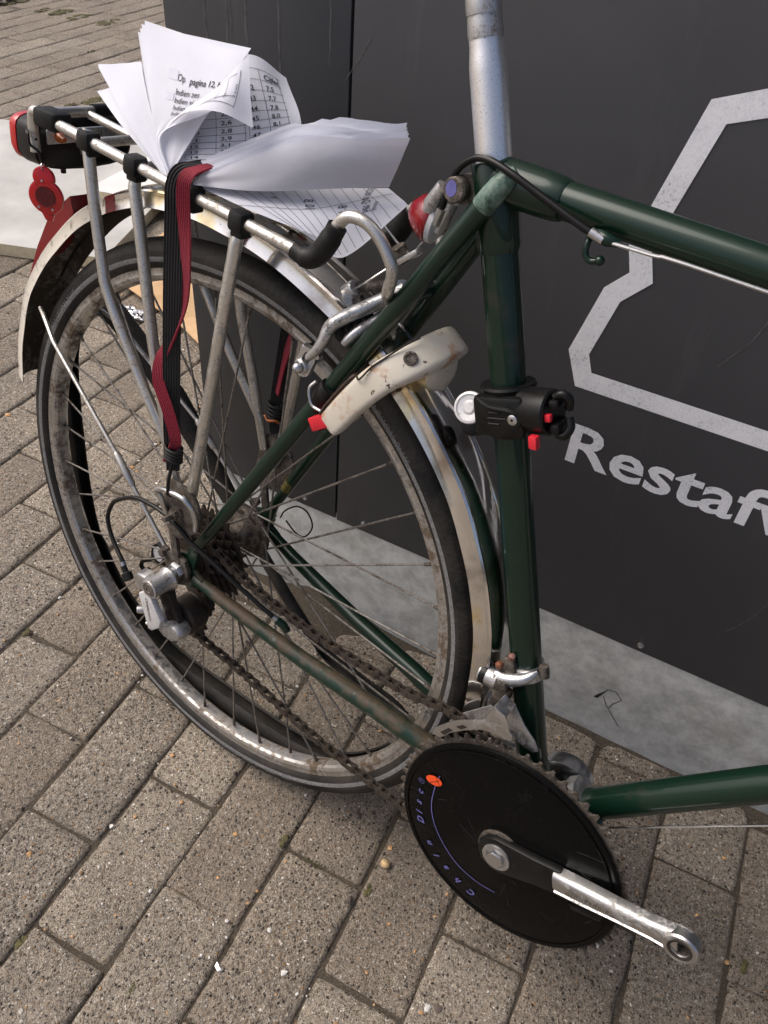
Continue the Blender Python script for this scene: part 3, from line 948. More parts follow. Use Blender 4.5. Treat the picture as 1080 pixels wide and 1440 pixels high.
# fine transverse ribs along both tread shoulders
m = MB()
for k in range(360):
    a = 2 * pi * k / 360; da = .0035
    for sg in (-1, 1):
        q = []
        for aa in (a - da, a + da):
            for th in (48, 76):
                t = radians(th)
                q.append((.0174 * sin(t) * sg, .3268 + .0169 * cos(t), aa))
        m.add([V((r * cos(w), y, r * sin(w))) for y, r, w in q], [(0, 1, 3, 2)])
tr_ = part('tread', m, 'rubber', wheel, 0); tr_['kind'] = 'stuff'
def ring_text(body, size, radius, y, th0, shear=0, spacing=1.0, clockwise=True, slope=0, bold=0, center=(0, 0)):
    vs, fs = text_outline(body, size, bold, shear, spacing)
    out = []
    for v in vs:
        rr = radius + v.y
        a = radians(th0) - v.x / radius
        out.append(V((center[0] + rr * cos(a), y - slope * v.y, center[1] + rr * sin(a))))
    return out, fs
def tyre_text(body, th0, size=.0085, sp=1.25):
    vs, fs = text_outline(body, size, .0001, 0, sp)
    m = MB(); out = []
    for v in vs:
        t = radians(-104) + v.y / .0170                     # up the side wall
        r = .3268 + .0167 * cos(t); y = .0172 * sin(t)
        a = radians(th0) - v.x / .327
        out.append(V((r * cos(a), y, r * sin(a))))
    m.add(out, fs)
    return m
for body, th in (('MARATHON PLUS', 150), ('700 x 32C    E-BIKE READY 50', -62), ('MARATHON PLUS', 60), ('622 x 32', -78)):
    part('tyre_lettering', tyre_text(body, th), 'tyreprint', wheel, 0)
# hub
m = MB()
m.lathe([(.006, -.066), (.006, -.050), (.012, -.048), (.012, -.024), (.024, -.0215), (.0255, -.0205), (.0255, -.0180), (.019, -.0170), (.0145, -.010), (.0135, .0), (.0145, .020), (.019, .030), (.034, .0335), (.0355, .0345), (.0355, .0375), (.030, .0385), (.016, .040), (.012, .055), (.006, .057), (.006, .068)], (0, 0, 0), YA, 40)
part('hub', m, 'grimy', wheel)
for k in range(8):
    a = k * pi / 4 + .3
    e = V((cos(a), 0, sin(a))); g = V((-sin(a), 0, cos(a)))
    m = MB()
    pts = []
    for i in range(16):
        b = 2 * pi * i / 16
        pts.append((.0062 * (1 if cos(b) > 0 else -1) * (abs(cos(b)) ** .5) + 0, .0024 * sin(b)))
    m.add([e * (.0262 + v) + g * u + V((0, .0332 + .0003 - (.0262 + v - .019) * -.00, 0)) + V((0, -.0022 + (v) * .22, 0)) for u, v in pts], [tuple(range(16))])
    part('flange_slot', m, 'sprocket', wheel, 0)
# spokes and nipples
sp_me = {}
for i in range(36):
    th = radians(6.8 + 10 * i)
    near = i % 2 == 0
    sgn = 1 if (i // 2) % 2 == 0 else -1
    fl_r = .0225 if near else .0325
    fl_y = -.0185 if near else .036
    fa = th + sgn * radians(62)
    A = V((fl_r * cos(fa), fl_y + (.002 if sgn > 0 else -.002) * (1 if near else -1), fl_r * sin(fa)))
    Bp_ = V((.3005 * cos(th), (-.002 if near else .002), .3005 * sin(th)))
    d = Bp_ - A; Lg = d.length
    q = d.to_track_quat('Z', 'Y')
    key = ('s', near, sgn)
    if key not in sp_me:
        mm = MB().tube([(0, 0, 0), (0, 0, Lg * .5), (0, 0, Lg)], .0012, 8)
        sp_me[key] = mesh_of('spoke', mm, 'spoke', 40)
        mm = MB().tube([(0, 0, 0), (0, 0, .004), (0, 0, .011), (0, 0, .013)], [.0016, .0021, .0021, .0028], 8)
        sp_me['n'] = sp_me.get('n') or mesh_of('nipple', mm, 'grimy', 40)
    sub('spoke', sp_me[key], wheel, Matrix.Translation(A) @ q.to_matrix().to_4x4())
    sub('nipple', sp_me['n'], wheel, Matrix.Translation(Bp_ - d.normalized() * .0105) @ q.to_matrix().to_4x4())

# sprockets
def gear(teeth, r_tip, r_root, hole, t, slots=0):
    out = []
    for i in range(teeth):
        a = 2 * pi * i / teeth; p = 2 * pi / teeth
        for fr, rr in ((-.5, r_root), (-.26, r_root + (r_tip - r_root) * .25), (-.10, r_tip), (.10, r_tip), (.26, r_root + (r_tip - r_root) * .25)):
            out.append((rr * cos(a + fr * p), rr * sin(a + fr * p)))
    return out
cas = MB().lathe([(.012, -.050), (.0165, -.0495), (.0165, -.018), (.012, -.0175)], (0, 0, 0), YA, 30)
cassette = part('cassette', cas, 'sprocket')
for k, (nt, y) in enumerate(((14, -.0475), (16, -.0427), (18, -.0379), (21, -.0331), (24, -.0283), (28, -.0235))):
    r = nt * .0127 / (2 * pi)
    m = MB().prism(gear(nt, r + .0036, r - .0036, 0, 0), lambda u, v, w: V((u, w, v)), y - .0009, y + .0009)
    part('sprocket', m, 'sprocket', cassette, 30)
# axle nut and washers
m = MB()
m.lathe([(.014, -.067), (.014, -.0695), (.012, -.070)], (0, 0, 0), YA, 24)
m.lathe([(.0098, -.070), (.0098, -.0765), (.0085, -.078)], (0, 0, 0), YA, 6)
m.lathe([(.005, -.076), (.005, -.083), (.004, -.084)], (0, 0, 0), YA, 14)
part('axle_nut', m, 'alloy_matt')
m = MB()
m.lathe([(.014, .066), (.014, .069), (.0098, .0695), (.0098, .077), (.005, .078), (.005, .084)], (0, 0, 0), YA, 6)
part('axle_nut', m, 'grimy')

# ---------------------------------------------------------------- chain
path = [(.430, .010), (.40, .0135), (.338, .0165), (.2857, .0048), (.1849, .0002), (.12, .004), (.0712, .0105), (.03, .0235), (.010, .0325), (-.012, .0300), (-.028, .013), (-.030, -.010), (-.018, -.034), (.006, -.045), (.0195, -.056), (.0185, -.070), (.002, -.080), (-.018, -.088), (-.0245, -.103), (-.014, -.1175), (.004, -.122), (.05, -.126), (.0945, -.1315), (.15, -.1415), (.2082, -.150), (.28, -.1545), (.3394, -.158), (.40, -.1805), (.43, -.186)]
pp = smooth_path([V((x, 0, z)) for x, z in path], 14)
joints = [pp[0]]; acc = 0
for a, b in zip(pp, pp[1:]):
    seg = (b - a).length
    while acc + seg >= .0127:
        t = (.0127 - acc) / seg
        a = a.lerp(b, t); joints.append(a.copy()); seg = (b - a).length; acc = 0
    acc += seg
def link_mesh(w, t):
    m = MB()
    for y in (-w, w):
        pts = []
        for i in range(22):
            a = 2 * pi * i / 22
            cx_ = .00635 if cos(a) > 0 else -.00635
            pinch = 1 - .0 * abs(cos(a))
            pts.append((cx_ + .0041 * cos(a), .0041 * sin(a) * pinch))
        # waist between the two eyes
        pts2 = []
        for (x, z) in pts: pts2.append((x, z))
        pts2.insert(6, (0, .0029)); pts2.insert(len(pts2) - 5, (0, -.0029))
        m.prism(pts2, lambda u, v, w_: V((u, w_, v)), y - t, y + t)
    return m
l_out = link_mesh(.0036, .0005)
for x in (-.00635, .00635): l_out.tube([(x, -.0050, 0), (x, .0050, 0)], .0018, 8)
l_in = link_mesh(.0025, .0005)
for x in (-.00635, .00635): l_in.tube([(x, -.0022, 0), (x, .0022, 0)], .0036, 10)
lm_o, lm_i = mesh_of('link', l_out, 'chain', 30), mesh_of('link', l_in, 'chain', 30)
chain = None
def chain_y(p):
    return -.0405 + .004 * max(0, min(1, p.x / .43))
for i, (a, b) in enumerate(zip(joints, joints[1:])):
    d = b - a; c = (a + b) / 2
    mt = Matrix.Translation(V((c.x, chain_y(c) - .0, c.z))) @ Matrix.Rotation(-math.atan2(d.z, d.x), 4, 'Y')
    if chain is None:
        chain = link('chain', lm_o, bike); chain.matrix_local = Matrix.Translation((0, 0, H)) @ mt
        inv = mt.inverted(); continue
    sub('chain_link', lm_i if i % 2 else lm_o, chain, inv @ mt)

# ---------------------------------------------------------------- crank set
C2 = (BB.x, BB.z)
def ringmesh(outer, rin, y0, y1):
    m = MB(); n = len(outer)
    inn = [(rin * cos(math.atan2(v, u)), rin * sin(math.atan2(v, u))) for u, v in outer]
    for y in (y0, y1):
        m.v += [V((C2[0] + u, y, C2[1] + v)) for u, v in outer] + [V((C2[0] + u, y, C2[1] + v)) for u, v in inn]
    for i in range(n):
        j = (i + 1) % n
        m.f += [(i, j, n + j, n + i), (2 * n + j, 2 * n + i, 3 * n + i, 3 * n + j), (i, 2 * n + i, 2 * n + j, j), (n + j, 3 * n + j, 3 * n + i, n + i)]; m.mi += [0] * 4
    return m
crank = part('crank_set', MB().lathe([(.010, -.060), (.024, -.058), (.024, -.036), (.015, -.034), (.0075, .034), (.0075, .055)], BB, YA, 30), 'grimy')
part('chain_ring', ringmesh(gear(60, .1248, .1185, 0, 0), .096, -.0470, -.0442), 'grimy', crank, 25)
part('chain_ring', ringmesh(gear(50, .1040, .0985, 0, 0), .070, -.0380, -.0355), 'sprocket', crank, 25)
m = MB().lathe([(.0005, -.0555), (.030, -.0555), (.085, -.0545), (.1085, -.0535), (.1130, -.0528), (.1150, -.0530), (.1168, -.0522), (.1175, -.0505), (.1165, -.0488), (.10, -.0485), (.0005, -.0485)], BB, YA, 120)
disc = part('chain_disc', m, 'disc', crank, 25, 'glossy black plastic chain disc with purple lettering')
m = MB(); 
for r0, yy in ((.1108, -.0538),):
    pts = [BB + V((r0 * cos(a), yy - .0003, r0 * sin(a))) for a in [2 * pi * i / 100 for i in range(101)]]
    m.tube(pts[:-1], .0006, 6, closed=True)
part('disc_bead', m, 'disc', crank)
part('disc_wing', MB().prism([(.070, -.026), (.104, -.024), (.100, -.032), (.072, -.032)], lambda u, v, w: BB + V((cos(radians(20.4)), 0, sin(radians(20.4)))) * u + V((-sin(radians(20.4)), 0, cos(radians(20.4)))) * v + V((0, w, 0)), -.0600, -.0530, .002), 'plastic', crank)
rnd = random.Random(77)
for q_ in range(14):
    a_, r_ = rnd.uniform(0, 6.28), rnd.uniform(.03, .105); b_ = rnd.uniform(0, 6.28); l_ = rnd.uniform(.004, .014)
    c_ = BB + V((r_ * cos(a_), -.0559, r_ * sin(a_))); e_ = V((cos(b_), 0, sin(b_)))
    part('disc_scratch', MB().ribbon([c_ - e_ * l_, c_ + V((0, 0, .0006)), c_ + e_ * l_], rnd.uniform(.00025, .0005), YA), 'fine_scratch', crank, 0)
# lettering round the disc: capital first at the bottom, reading clockwise
m = MB()
for ch, th, rr, sz in (('C', 266, .0865, .0108), ('h', 254, .0880, .0108), ('a', 243, .0895, .0108), ('i', 233, .091, .0108), ('n', 224, .0915, .0108), ('D', 207, .0915, .0108), ('i', 199, .092, .0108), ('s', 191, .0925, .0108), ('c', 181.5, .093, .0108)):
    vs, fs = ring_text(ch, sz, rr, -.05575, th, shear=.25, center=C2, bold=.0003)
    m.add(vs, fs)
vs, fs = ring_text('R', .004, .0985, -.05575, 171.5, center=C2); m.add(vs, fs)
cc = BB + V((.0995 * cos(radians(171)), -.05575, .0995 * sin(radians(171))))
m.ribbon([cc + V((.0032 * cos(a), 0, .0032 * sin(a))) for a in [2 * pi * i / 18 for i in range(19)]], .0004, YA)
part('disc_lettering', m, 'purple', crank, 0)
arc = smooth_path([BB + V((x - .4375, -.05575, z + .0885)) for x, z in ((.3560, -.0500), (.3547, -.0683), (.358, -.1006), (.3728, -.1287), (.3994, -.1507), (.4260, -.1560), (.448, -.1520))], 8)
part('disc_stripe', MB().ribbon(arc, .0009, YA), 'purple', crank, 0)
pts = [BB + V((.3519 - .4375 + .0098 * cos(a) * .9, -.0560, -.0606 + .0885 + .0065 * sin(a) + .002 * cos(a))) for a in [2 * pi * i / 28 for i in range(28)]]
part('disc_sticker', MB().add(pts, [tuple(range(28))]), 'orange', crank, 0, 'orange oval sticker on the disc rim')
m = MB()
m.ribbon([BB + V((-.0900, -.0563, .0205)), BB + V((-.0800, -.0563, .0330))], .0006, YA)
m.ribbon([BB + V((-.0850, -.0563, .0345)), BB + V((-.0785, -.0563, .0265))], .0006, YA)
part('sticker_mark', m, 'ink', crank, 0)
# crank arm
ca = radians(20.4); CE = V((cos(ca), 0, sin(ca))); CN = V((-sin(ca), 0, cos(ca)))
def arm_pt(l, w, y): return BB + CE * l + CN * w + V((0, y, 0))
m = MB()
pl = [(-.021, 0), (-.019, .011), (-.010, .0195), (0, .0215), (.012, .020), (.040, .0165), (.066, .0150), (.067, -.0150), (.040, -.0165), (.012, -.020), (0, -.0215), (-.010, -.0195), (-.019, -.011)]
m.prism(pl, lambda u, v, w: arm_pt(u, v, w), -.0645, -.0552, .0022)
part('crank_cover', m, 'plastic', crank)
m = MB().lathe([(.0145, -.0640), (.0145, -.0668), (.0128, -.0672), (.0108, -.0665), (.0105, -.0652), (0, -.0650)], BB, YA, 32); part('crank_bolt', m, 'alloy_matt', crank)
m = MB().lathe([(.0088, -.0651), (.0088, -.0690), (.0080, -.0696), (0, -.0696)], BB, YA, 6); part('bolt_head', m, 'steel', crank)
# arm: bevelled bar with a fluted face and an eye for the pedal axle
sec = [(.060, .0135, -.0560, -.0690), (.085, .0128, -.0570, -.0705), (.12, .0112, -.0590, -.0720), (.15, .0110, -.0610, -.0735), (.165, .0130, -.0620, -.0745), (.1745, .0147, -.0625, -.0752)]
m = MB(); prof_n = 12
for l, w, y0, y1 in sec:
    ring = [(-w, y0), (-w, y1 + .0050), (-w + .0012, y1 + .0030), (-w * .66, y1 + .0016), (-w * .56, y1 + .0030), (-w * .40, y1 + .0030), (-w * .28, y1 + .0008), (w * .05, y1 + .0002), (w * .60, y1 + .0004), (w * .80, y1 + .0012), (w - .0006, y1 + .0032), (w, y1 + .0060), (w, y0)]
    m.v += [arm_pt(l, a, b) for a, b in ring]
k = 13
for i in range(len(sec) - 1):
    for j in range(k):
        m.f.append((i * k + j, i * k + (j + 1) % k, (i + 1) * k + (j + 1) % k, (i + 1) * k + j)); m.mi.append(0)
m.f.append(tuple(range(k))); m.mi.append(0)
m.f.append(tuple((len(sec) - 1) * k + j for j in range(k))); m.mi.append(0)
eye = arm_pt(.1765, 0, 0)
for r0, r1 in ((.0075, .0152),):
    m.lathe([(r0, -.0625), (.0140, -.0625), (r1, -.0635), (r1, -.0735), (.0140, -.0752), (.0100, -.0755), (r0 + .0004, -.0745), (r0, -.0735), (r0, -.0625)], eye, YA, 36, capped=False)
arm = part('crank_arm', m, 'alloy', crank, 32, 'polished silver crank arm without a pedal')
m = MB().lathe([(.0105, -.0758), (.0100, -.0761), (.0080, -.0752), (.0074, -.066), (.0070, -.064)], eye, YA, 28, capped=False)
for t in range(4): m.lathe([(.0075, -.073 + t * .002), (.0066, -.072 + t * .002), (.0075, -.071 + t * .002)], eye, YA, 24, capped=False)
part('pedal_thread', m, 'sprocket', crank)
vs, fs = text_outline('Campagnolo', .0082, .00005, .25, 1.15, 'CENTER')
m = MB().add([arm_pt(.098 - v.x, .0030 - v.y * .9, -.0716) for v in vs], fs); part('engraving', m, 'grimy', crank, 0)
# far crank arm behind the seat tube
m = MB()
q = V((-cos(ca), 0, -sin(ca)))
m.lathe([(.012, .044), (.024, .046), (.0275, .049), (.0285, .058), (.0275, .066), (.024, .068), (.008, .068)], BB + V((.012, 0, .010)), YA, 40)
m.box(BB + q * .08 + V((0, .062, .008)), (.17, .014, .024), (q, YA, q.cross(YA)), .003)
part('crank_arm', m, 'steel', crank)

# ---------------------------------------------------------------- front end (fork, front wheel, handlebar)
FW = V((1.035, 0, 0)); HD = V((-.31, 0, .95)).normalized()
crown = V((.945, 0, .47)) - HD * .118
fork = part('fork', MB().lathe([(.017, -.012), (.0185, 0), (.0165, .014)], crown, HD, 28), 'green')
for sg in (-1, 1):
    part('fork_blade', MB().tube(smooth_path([crown + V((0, sg * .028, 0)), crown.lerp(FW, .35) + V((-.006, sg * .04, 0)), crown.lerp(FW, .75) + V((-.012, sg * .05, 0)), FW + V((0, sg * .053, 0))], 5), [.0125 - .0060 * i / 15 for i in range(16)], 18), 'green', fork)
part('fork_shoulder', MB().tube([crown + V((0, -.034, 0)), crown + V((0, .034, 0))], .0135, 18), 'green', fork)
front_wheel = link('front_wheel', wheel.data, bike, (FW.x, 0, H))
for ch in list(wheel.children):
    if ch.name.split('.')[0] in ('tyre', 'spoke', 'nipple'):
        c = ch.copy(); COL.objects.link(c); c.parent = front_wheel
part('hub', MB().lathe([(.005, -.055), (.005, -.042), (.019, -.036), (.019, -.032), (.012, -.026), (.012, .026), (.019, .032), (.019, .036), (.005, .042), (.005, .055)], (0, 0, 0), YA, 28), 'alloy_matt', front_wheel)
stem_top = V((.945, 0, .47)) + HD * .17
hb = part('stem', MB().tube([V((.945, 0, .47)) + HD * .06, stem_top, stem_top + V((.075, 0, .0))], [.0111, .0111, .0125], 20), 'alloy')
bar = []
for sg in (-1, 1):
    c0 = stem_top + V((.075, 0, 0))
    part('handlebar', MB().tube(smooth_path([c0, c0 + V((.004, sg * .09, .004)), c0 + V((-.02, sg * .18, .012)), c0 + V((-.12, sg * .250, .006)), c0 + V((-.19, sg * .262, .0))], 6), .0111, 16), 'alloy', hb)
    part('grip', MB().tube([c0 + V((-.085, sg * .238, .009)), c0 + V((-.195, sg * .263, .0))], .0155, 16), 'plastic_matt', hb)

# ---------------------------------------------------------------- mudguard
RT = [(-6, .347), (8, .349), (19, .353), (31, .3555), (40, .3585), (56, .359), (71, .3595), (88, .365), (98, .370), (107, .3735), (114, .3725), (122, .3705), (133, .3655), (146, .3630), (157, .3535), (168, .3440)]
def r_edge(th):
    for (a, ra), (b, rb) in zip(RT, RT[1:]):
        if a <= th <= b:
            t = (th - a) / (b - a); t = t * t * (3 - 2 * t) * .5 + t * .5
            return ra + (rb - ra) * t
    return RT[0][1] if th < RT[0][0] else RT[-1][1]
G_OUT = [(-0.0278, 0), (-0.0264, 0.0035), (-0.024, 0.0115), (-0.024, 0.014), (-0.0222, 0.0156), (-0.0202, 0.0152), (-0.0188, 0.0146), (-0.0101, 0.0175), (0.0, 0.0182), (0.0101, 0.0175), (0.0188, 0.0146), (0.0202, 0.0152), (0.0222, 0.0156), (0.024, 0.014), (0.024, 0.0115), (0.0264, 0.0035), (0.0278, 0)]
def guard(th0, th1, n, squash=1.0, edge=0, grow=0):
    m = MB(); inn = [(y * .962, d - .0011 if abs(y) < .0236 else d) for y, d in G_OUT]
    prof = G_OUT + list(reversed(inn)); k = len(prof); h = len(G_OUT)
    for i in range(n + 1):
        th = th0 + (th1 - th0) * i / n; a = radians(th); r0 = r_edge(th) + grow
        for (y, d) in prof: m.v.append(V(((r0 + d) * cos(a), y * squash, (r0 + d) * sin(a))))
    for i in range(n):
        for j in range(k):
            j2 = (j + 1) % k
            m.f.append((i * k + j, i * k + j2, (i + 1) * k + j2, (i + 1) * k + j))
            m.mi.append(0 if j < h - 1 else 1)
    m.f.append(tuple(range(k))); m.mi.append(0); m.f.append(tuple(n * k + j for j in range(k))); m.mi.append(0)
    return m
mud = part('mudguard', guard(-5, 113.0, 110), ['chrome', 'chrome_inside'], None, 24, 'pitted chrome mudguard with painted-in reflections and a cream painted tail')
part('guard_tail', guard(115.6, 168, 50), ['cream', 'chrome_inside'], mud, 24, 'dirty cream painted tail of the mudguard')
part('guard_band', guard(113.05, 115.55, 4), ['red_dark', 'chrome_inside'], mud, 24)
# black trim along the crown of the tail
m = MB()
n = 30
for i in range(n + 1):
    th = 124 + 22 * i / n; a = radians(th); r0 = r_edge(th)
    for (y, d) in ((-.0222, .0130), (-.0150, .0172), (0, .0200), (.015, .0172), (.0222, .0130)):
        m.v.append(V(((r0 + d) * cos(a), y, (r0 + d) * sin(a))))
for i in range(n):
    for j in range(4): m.f.append((i * 5 + j, i * 5 + j + 1, i * 5 + j + 6, i * 5 + j + 5)); m.mi.append(0)
part('guard_trim', m, 'plastic_matt', mud)
# red reflector standing on the tail
def tail_pt(th, d, y): 
    a = radians(th); r = r_edge(th) + d
    return V((r * cos(a), y, r * sin(a)))
m = MB()
ring = []
for th, d in ((126.0, .0205), (125.5, .036), (132, .0385), (139, .028), (146.0, .0215)):
    ring.append((th, d))
w_ = [.016, .016, .018, .019, .016]
for sgn in (-1, 1):
    m.v += [tail_pt(th, d, sgn * w_[i] * (1 if i in (0, 4) else .92)) for i, (th, d) in enumerate(ring)]
m.f += [(0, 1, 2, 3, 4), (9, 8, 7, 6, 5), (0, 5, 6, 1), (1, 6, 7, 2), (2, 7, 8, 3), (3, 8, 9, 4), (4, 9, 5, 0)]; m.mi += [0] * 7
rf_ = part('tail_reflector', m, 'lens_deep', mud, 20, 'red wedge reflector on the mudguard tail')
# stays of the mudguard
for sg in (-1, 1):
    pts = [(-.2900, sg * .0240, .1885), (-.2679, sg * .034, .1862), (-.2386, sg * .045, .1723), (-.1131, sg * .060, .0887), (-.0875, sg * .062, .0647), (-.0277, sg * .066, .0132)]
    m = MB().tube(smooth_path(pts[:3], 5)[:-1] + [V(p) for p in pts[2:]], .0026, 10)
    a, b = V(pts[3]), V(pts[4])
    m.tube([a - (b - a) * .1, a, a.lerp(b, .5), b, b + (b - a) * .08], [.0030, .0042, .0044, .0042, .003], 12)
    part('guard_stay', m, 'rack', mud)
m = MB().tube([tail_pt(-2, .0185, 0), tail_pt(-2, .0225, 0)], .005, 12)
m.tube([tail_pt(9, .013, -.0225), tail_pt(9, .016, -.0245)], .0035, 10)
part('guard_bolt', m, 'grimy', mud)
# scraped patch on the far flank
m = MB()
rnd = random.Random(4)
for i in range(26):
    th = 18 + 11 * rnd.random()
    y = .010 + .010 * (1 - (th - 18) / 11) + rnd.gauss(0, .0012)
    m.ribbon([tail_pt(th, .0176, y) + V((0, 0, 0)), tail_pt(th + rnd.uniform(.3, 1.1), .0176, y + rnd.uniform(-.0008, .0008))], .0005, V((cos(radians(th)), 0, sin(radians(th)))))
sc_ = part('scraped_chrome', m, 'grit_light', mud, 0); sc_['kind'] = 'stuff'

# ---------------------------------------------------------------- luggage rack
rack = None
def rail_pt(x, y): return V((x, y, .4095 - .0835 * (x + .15)* .86))
for sg in (-1, 1):
    y = sg * .055
    e0 = rail_pt(-.2235, y)
    pts = [e0 + V((-.0035, 0, -.036)), e0 + V((-.0050, 0, -.012)), e0 + V((-.001, 0, .001)), rail_pt(-.205, y), rail_pt(-.15, y), rail_pt(-.05, y), rail_pt(.05, y), rail_pt(.1115, y)]
    sm = smooth_path(pts[:4], 5)[:-1] + pts[3:]
    m = MB().tube(sm, .0050, 16)
    if rack is None: rack = part('luggage_rack', m, 'rack', None, 40, 'tarnished alloy luggage rack over the rear wheel')
    else: part('rail', m, 'rack', rack)
    # elbow and front tube curving down to the brake bridge
    if sg < 0:
        fr = [(.1420, -.0500, .4185), (.1500, -.0495, .4280), (.1600, -.0480, .4300), (.1700, -.0460, .4270), (.1806, -.044, .4190), (.1905, -.0420, .4060), (.1930, -.0400, .3960), (.1890, -.0360, .3820), (.1850, -.028, .3730), (.1880, -.016, .3690)]
    else:
        fr = [(.1420, .0500, .4185), (.1500, .0495, .4250), (.1600, .0480, .4250), (.1750, .0440, .4150), (.1850, .040, .4000), (.1880, .036, .3820), (.1850, .028, .3730), (.1880, .016, .3690)]
    part('front_strut', MB().tube(smooth_path(fr, 5), .0049, 14), 'rack', rack)
    a = rail_pt(.1085, y); b = V(fr[0])
    el = smooth_path([a, rail_pt(.1215, y) + V((0, 0, -.001)), (.1310, y * .97, .3945), (.1385, y * .94, .4075), (.1432, y * .91, .4195)], 5)
    part('elbow_sleeve', MB().tube(el, [.0078] * 4 + [.0088] * (len(el) - 8) + [.0080] * 4, 14), 'plastic_matt', rack)
# cross bars
for x, y0, y1 in ((-.2195, -.050, .050),):
    part('cross_bar', MB().tube([rail_pt(x, y0), rail_pt(x, y1)], .0050, 14), 'rack', rack)
part('bar_sleeve', MB().tube([rail_pt(-.2195, .006), rail_pt(-.2195, .045)], .0066, 14), 'plastic_matt', rack)
for x in (-.147, -.083, .045):
    part('cross_bar', MB().tube([rail_pt(x, -.052) + V((0, 0, -.003)), rail_pt(x, .052) + V((0, 0, -.003))], .0046, 12), 'rack', rack)
part('platform_strip', MB().tube([rail_pt(-.215, 0) + V((0, 0, -.002)), rail_pt(.05, 0) + V((0, 0, -.002))], .0042, 12), 'rack', rack)
# clips
def clip(x, y, ln=.017):
    c = rail_pt(x, y)
    m = MB().box(c, (ln, .0175, .0180), (V((1, 0, -.072)), YA, V((.072, 0, 1))), .0042)
    m.box(c + V((0, -math.copysign(.001, y), -.0085)), (ln * .8, .013, .010), None, .002)
    part('rail_clip', m, 'plastic_matt', rack)
for sg in (-1, 1):
    for x in (-.1455, -.0815, -.009, .048): clip(x, sg * .055)
    c = rail_pt(-.2000, sg * .055)
    m = MB().box(c + V((.0, sg * -.002, .001)), (.028, .0215, .0175), (V((1, sg * -.15, -.072)), YA, V((.072, 0, 1))), .004)
    part('corner_clamp', m, 'plastic_matt', rack)
LEGS = [[(-.1475, .053, .4180), (-.1473, .055, .4120), (-.1381, .057, .353), (-.1236, .060, .2860), (-.1130, .060, .264), (-.0675, .062, .1977), (-.0191, .064, .1375), (-.016, .066, .118)],
        [(-.0790, .046, .3975), (-.0832, .053, .3950), (-.0832, .055, .3860), (-.0701, .058, .3345), (-.0536, .060, .2495), (-.0290, .064, .1672), (-.0108, .066, .0982)],
        [(.0500, .046, .3865), (.0460, .054, .3850), (.0449, .056, .3760), (.0400, .060, .3207), (.0295, .064, .2258), (.0137, .067, .1074), (.008, .068, .085)]]
for sg in (-1, 1):
    for k, L_ in enumerate(LEGS):
        pts = [V((x, sg * y, z)) for x, y, z in L_]
        rr = .0057 if k < 2 else .0059
        part('leg', MB().tube(pts, [rr] * (len(pts) - 1) + [rr * .8], 14), 'rack', rack)
    # fixing plate above the drop-out
    pl = [(-.024, .066), (-.020, .100), (-.012, .116), (.010, .116), (.026, .108), (.034, .090), (.030, .070), (.014, .054), (.004, .046), (-.008, .044), (-.016, .050)]
    m = MB().prism(pl, lambda u, v, w: V((u, w, v)), sg * .0715 - .0018, sg * .0715 + .0018, .0006)
    part('fixing_plate', m, 'grimy', rack)
    m = MB().box((-.006, sg * .0705, .030), (.011, .005, .050), (V((.97, 0, .2)), YA, V((-.2, 0, .97))), .0015); part('fixing_strap', m, 'grimy', rack)
    m = MB().lathe([(.0085, 0), (.0085, .0035), (.0068, .0038), (.0068, .009), (.0035, .010), (.0035, .019), (.003, .02)], (.001, sg * .0733, .080), V((0, sg, 0)), 6); part('fixing_bolt', m, 'grimy', rack)
    m = MB().lathe([(.0065, 0), (.0065, .004), (.0052, .0044), (.0052, .009), (.003, .0095)], (-.022, sg * .068, .012), V((0, sg, 0)), 6); part('fixing_bolt', m, 'grimy', rack)
# hook loop for the elastic strap
hk = smooth_path([(-.0125, -.0745, .060), (-.0185, -.078, .088), (-.0232, -.0815, .0985), (-.014, -.083, .106), (.0019, -.085, .1115), (.0200, -.085, .1135), (.0300, -.082, .104), (.0318, -.078, .088), (.0285, -.0745, .073)], 5)
part('strap_hook', MB().tube(hk, .0031, 10), 'steel', rack)

# ---------------------------------------------------------------- tail lamp on the rack
m = MB()
hx0, hx1 = -.2640, -.2310
sec = []
for (x, grow) in ((hx1, -.006), (hx1 - .004, -.001), (hx0 + .006, 0), (hx0, -.002)):
    ring = []
    for i in range(40):
        a = 2 * pi * i / 40
        cy, cz = cos(a), sin(a)
        yy = .0065 + (.0590 + grow) * math.copysign(abs(cy) ** .35, cy)
        top, bot = .4065, .3610
        zz = (top + bot) / 2 + ((top - bot) / 2 + grow) * math.copysign(abs(cz) ** .45, cz)
        zz += .006 * (1 - ((yy - .0065) / .06) ** 2) * (1 if cz < 0 else 0) * -1
        ring.append(V((x, yy, zz)))
    sec.append(ring)
for ring in sec: m.v += ring
for i in range(3):
    for j in range(40): m.f.append((i * 40 + j, i * 40 + (j + 1) % 40, (i + 1) * 40 + (j + 1) % 40, (i + 1) * 40 + j)); m.mi.append(0)
m.f.append(tuple(range(40))); m.mi.append(0); m.f.append(tuple(120 + j for j in range(40))); m.mi.append(0)
lamp = part('tail_lamp', m, 'plastic', None, 40, 'wide black tail lamp with a red lens')
m = MB()
for x, g in ((hx0 - .0002, -.0012), (hx0 - .006, -.0005), (hx0 - .0125, -.003), (hx0 - .0155, -.010)):
    for v in sec[2]:
        c = V((x, .0065, .3835)); m.v.append(V((x, c.y + (v.y - c.y) * (1 + g / .06), c.z + (v.z - c.z) * (1 + g / .025))))
for i in range(3):
    for j in range(40): m.f.append((i * 40 + j, i * 40 + (j + 1) % 40, (i + 1) * 40 + (j + 1) % 40, (i + 1) * 40 + j)); m.mi.append(0)
m.f.append(tuple(120 + j for j in range(40))); m.mi.append(0); m.f.append(tuple(range(40))); m.mi.append(0)
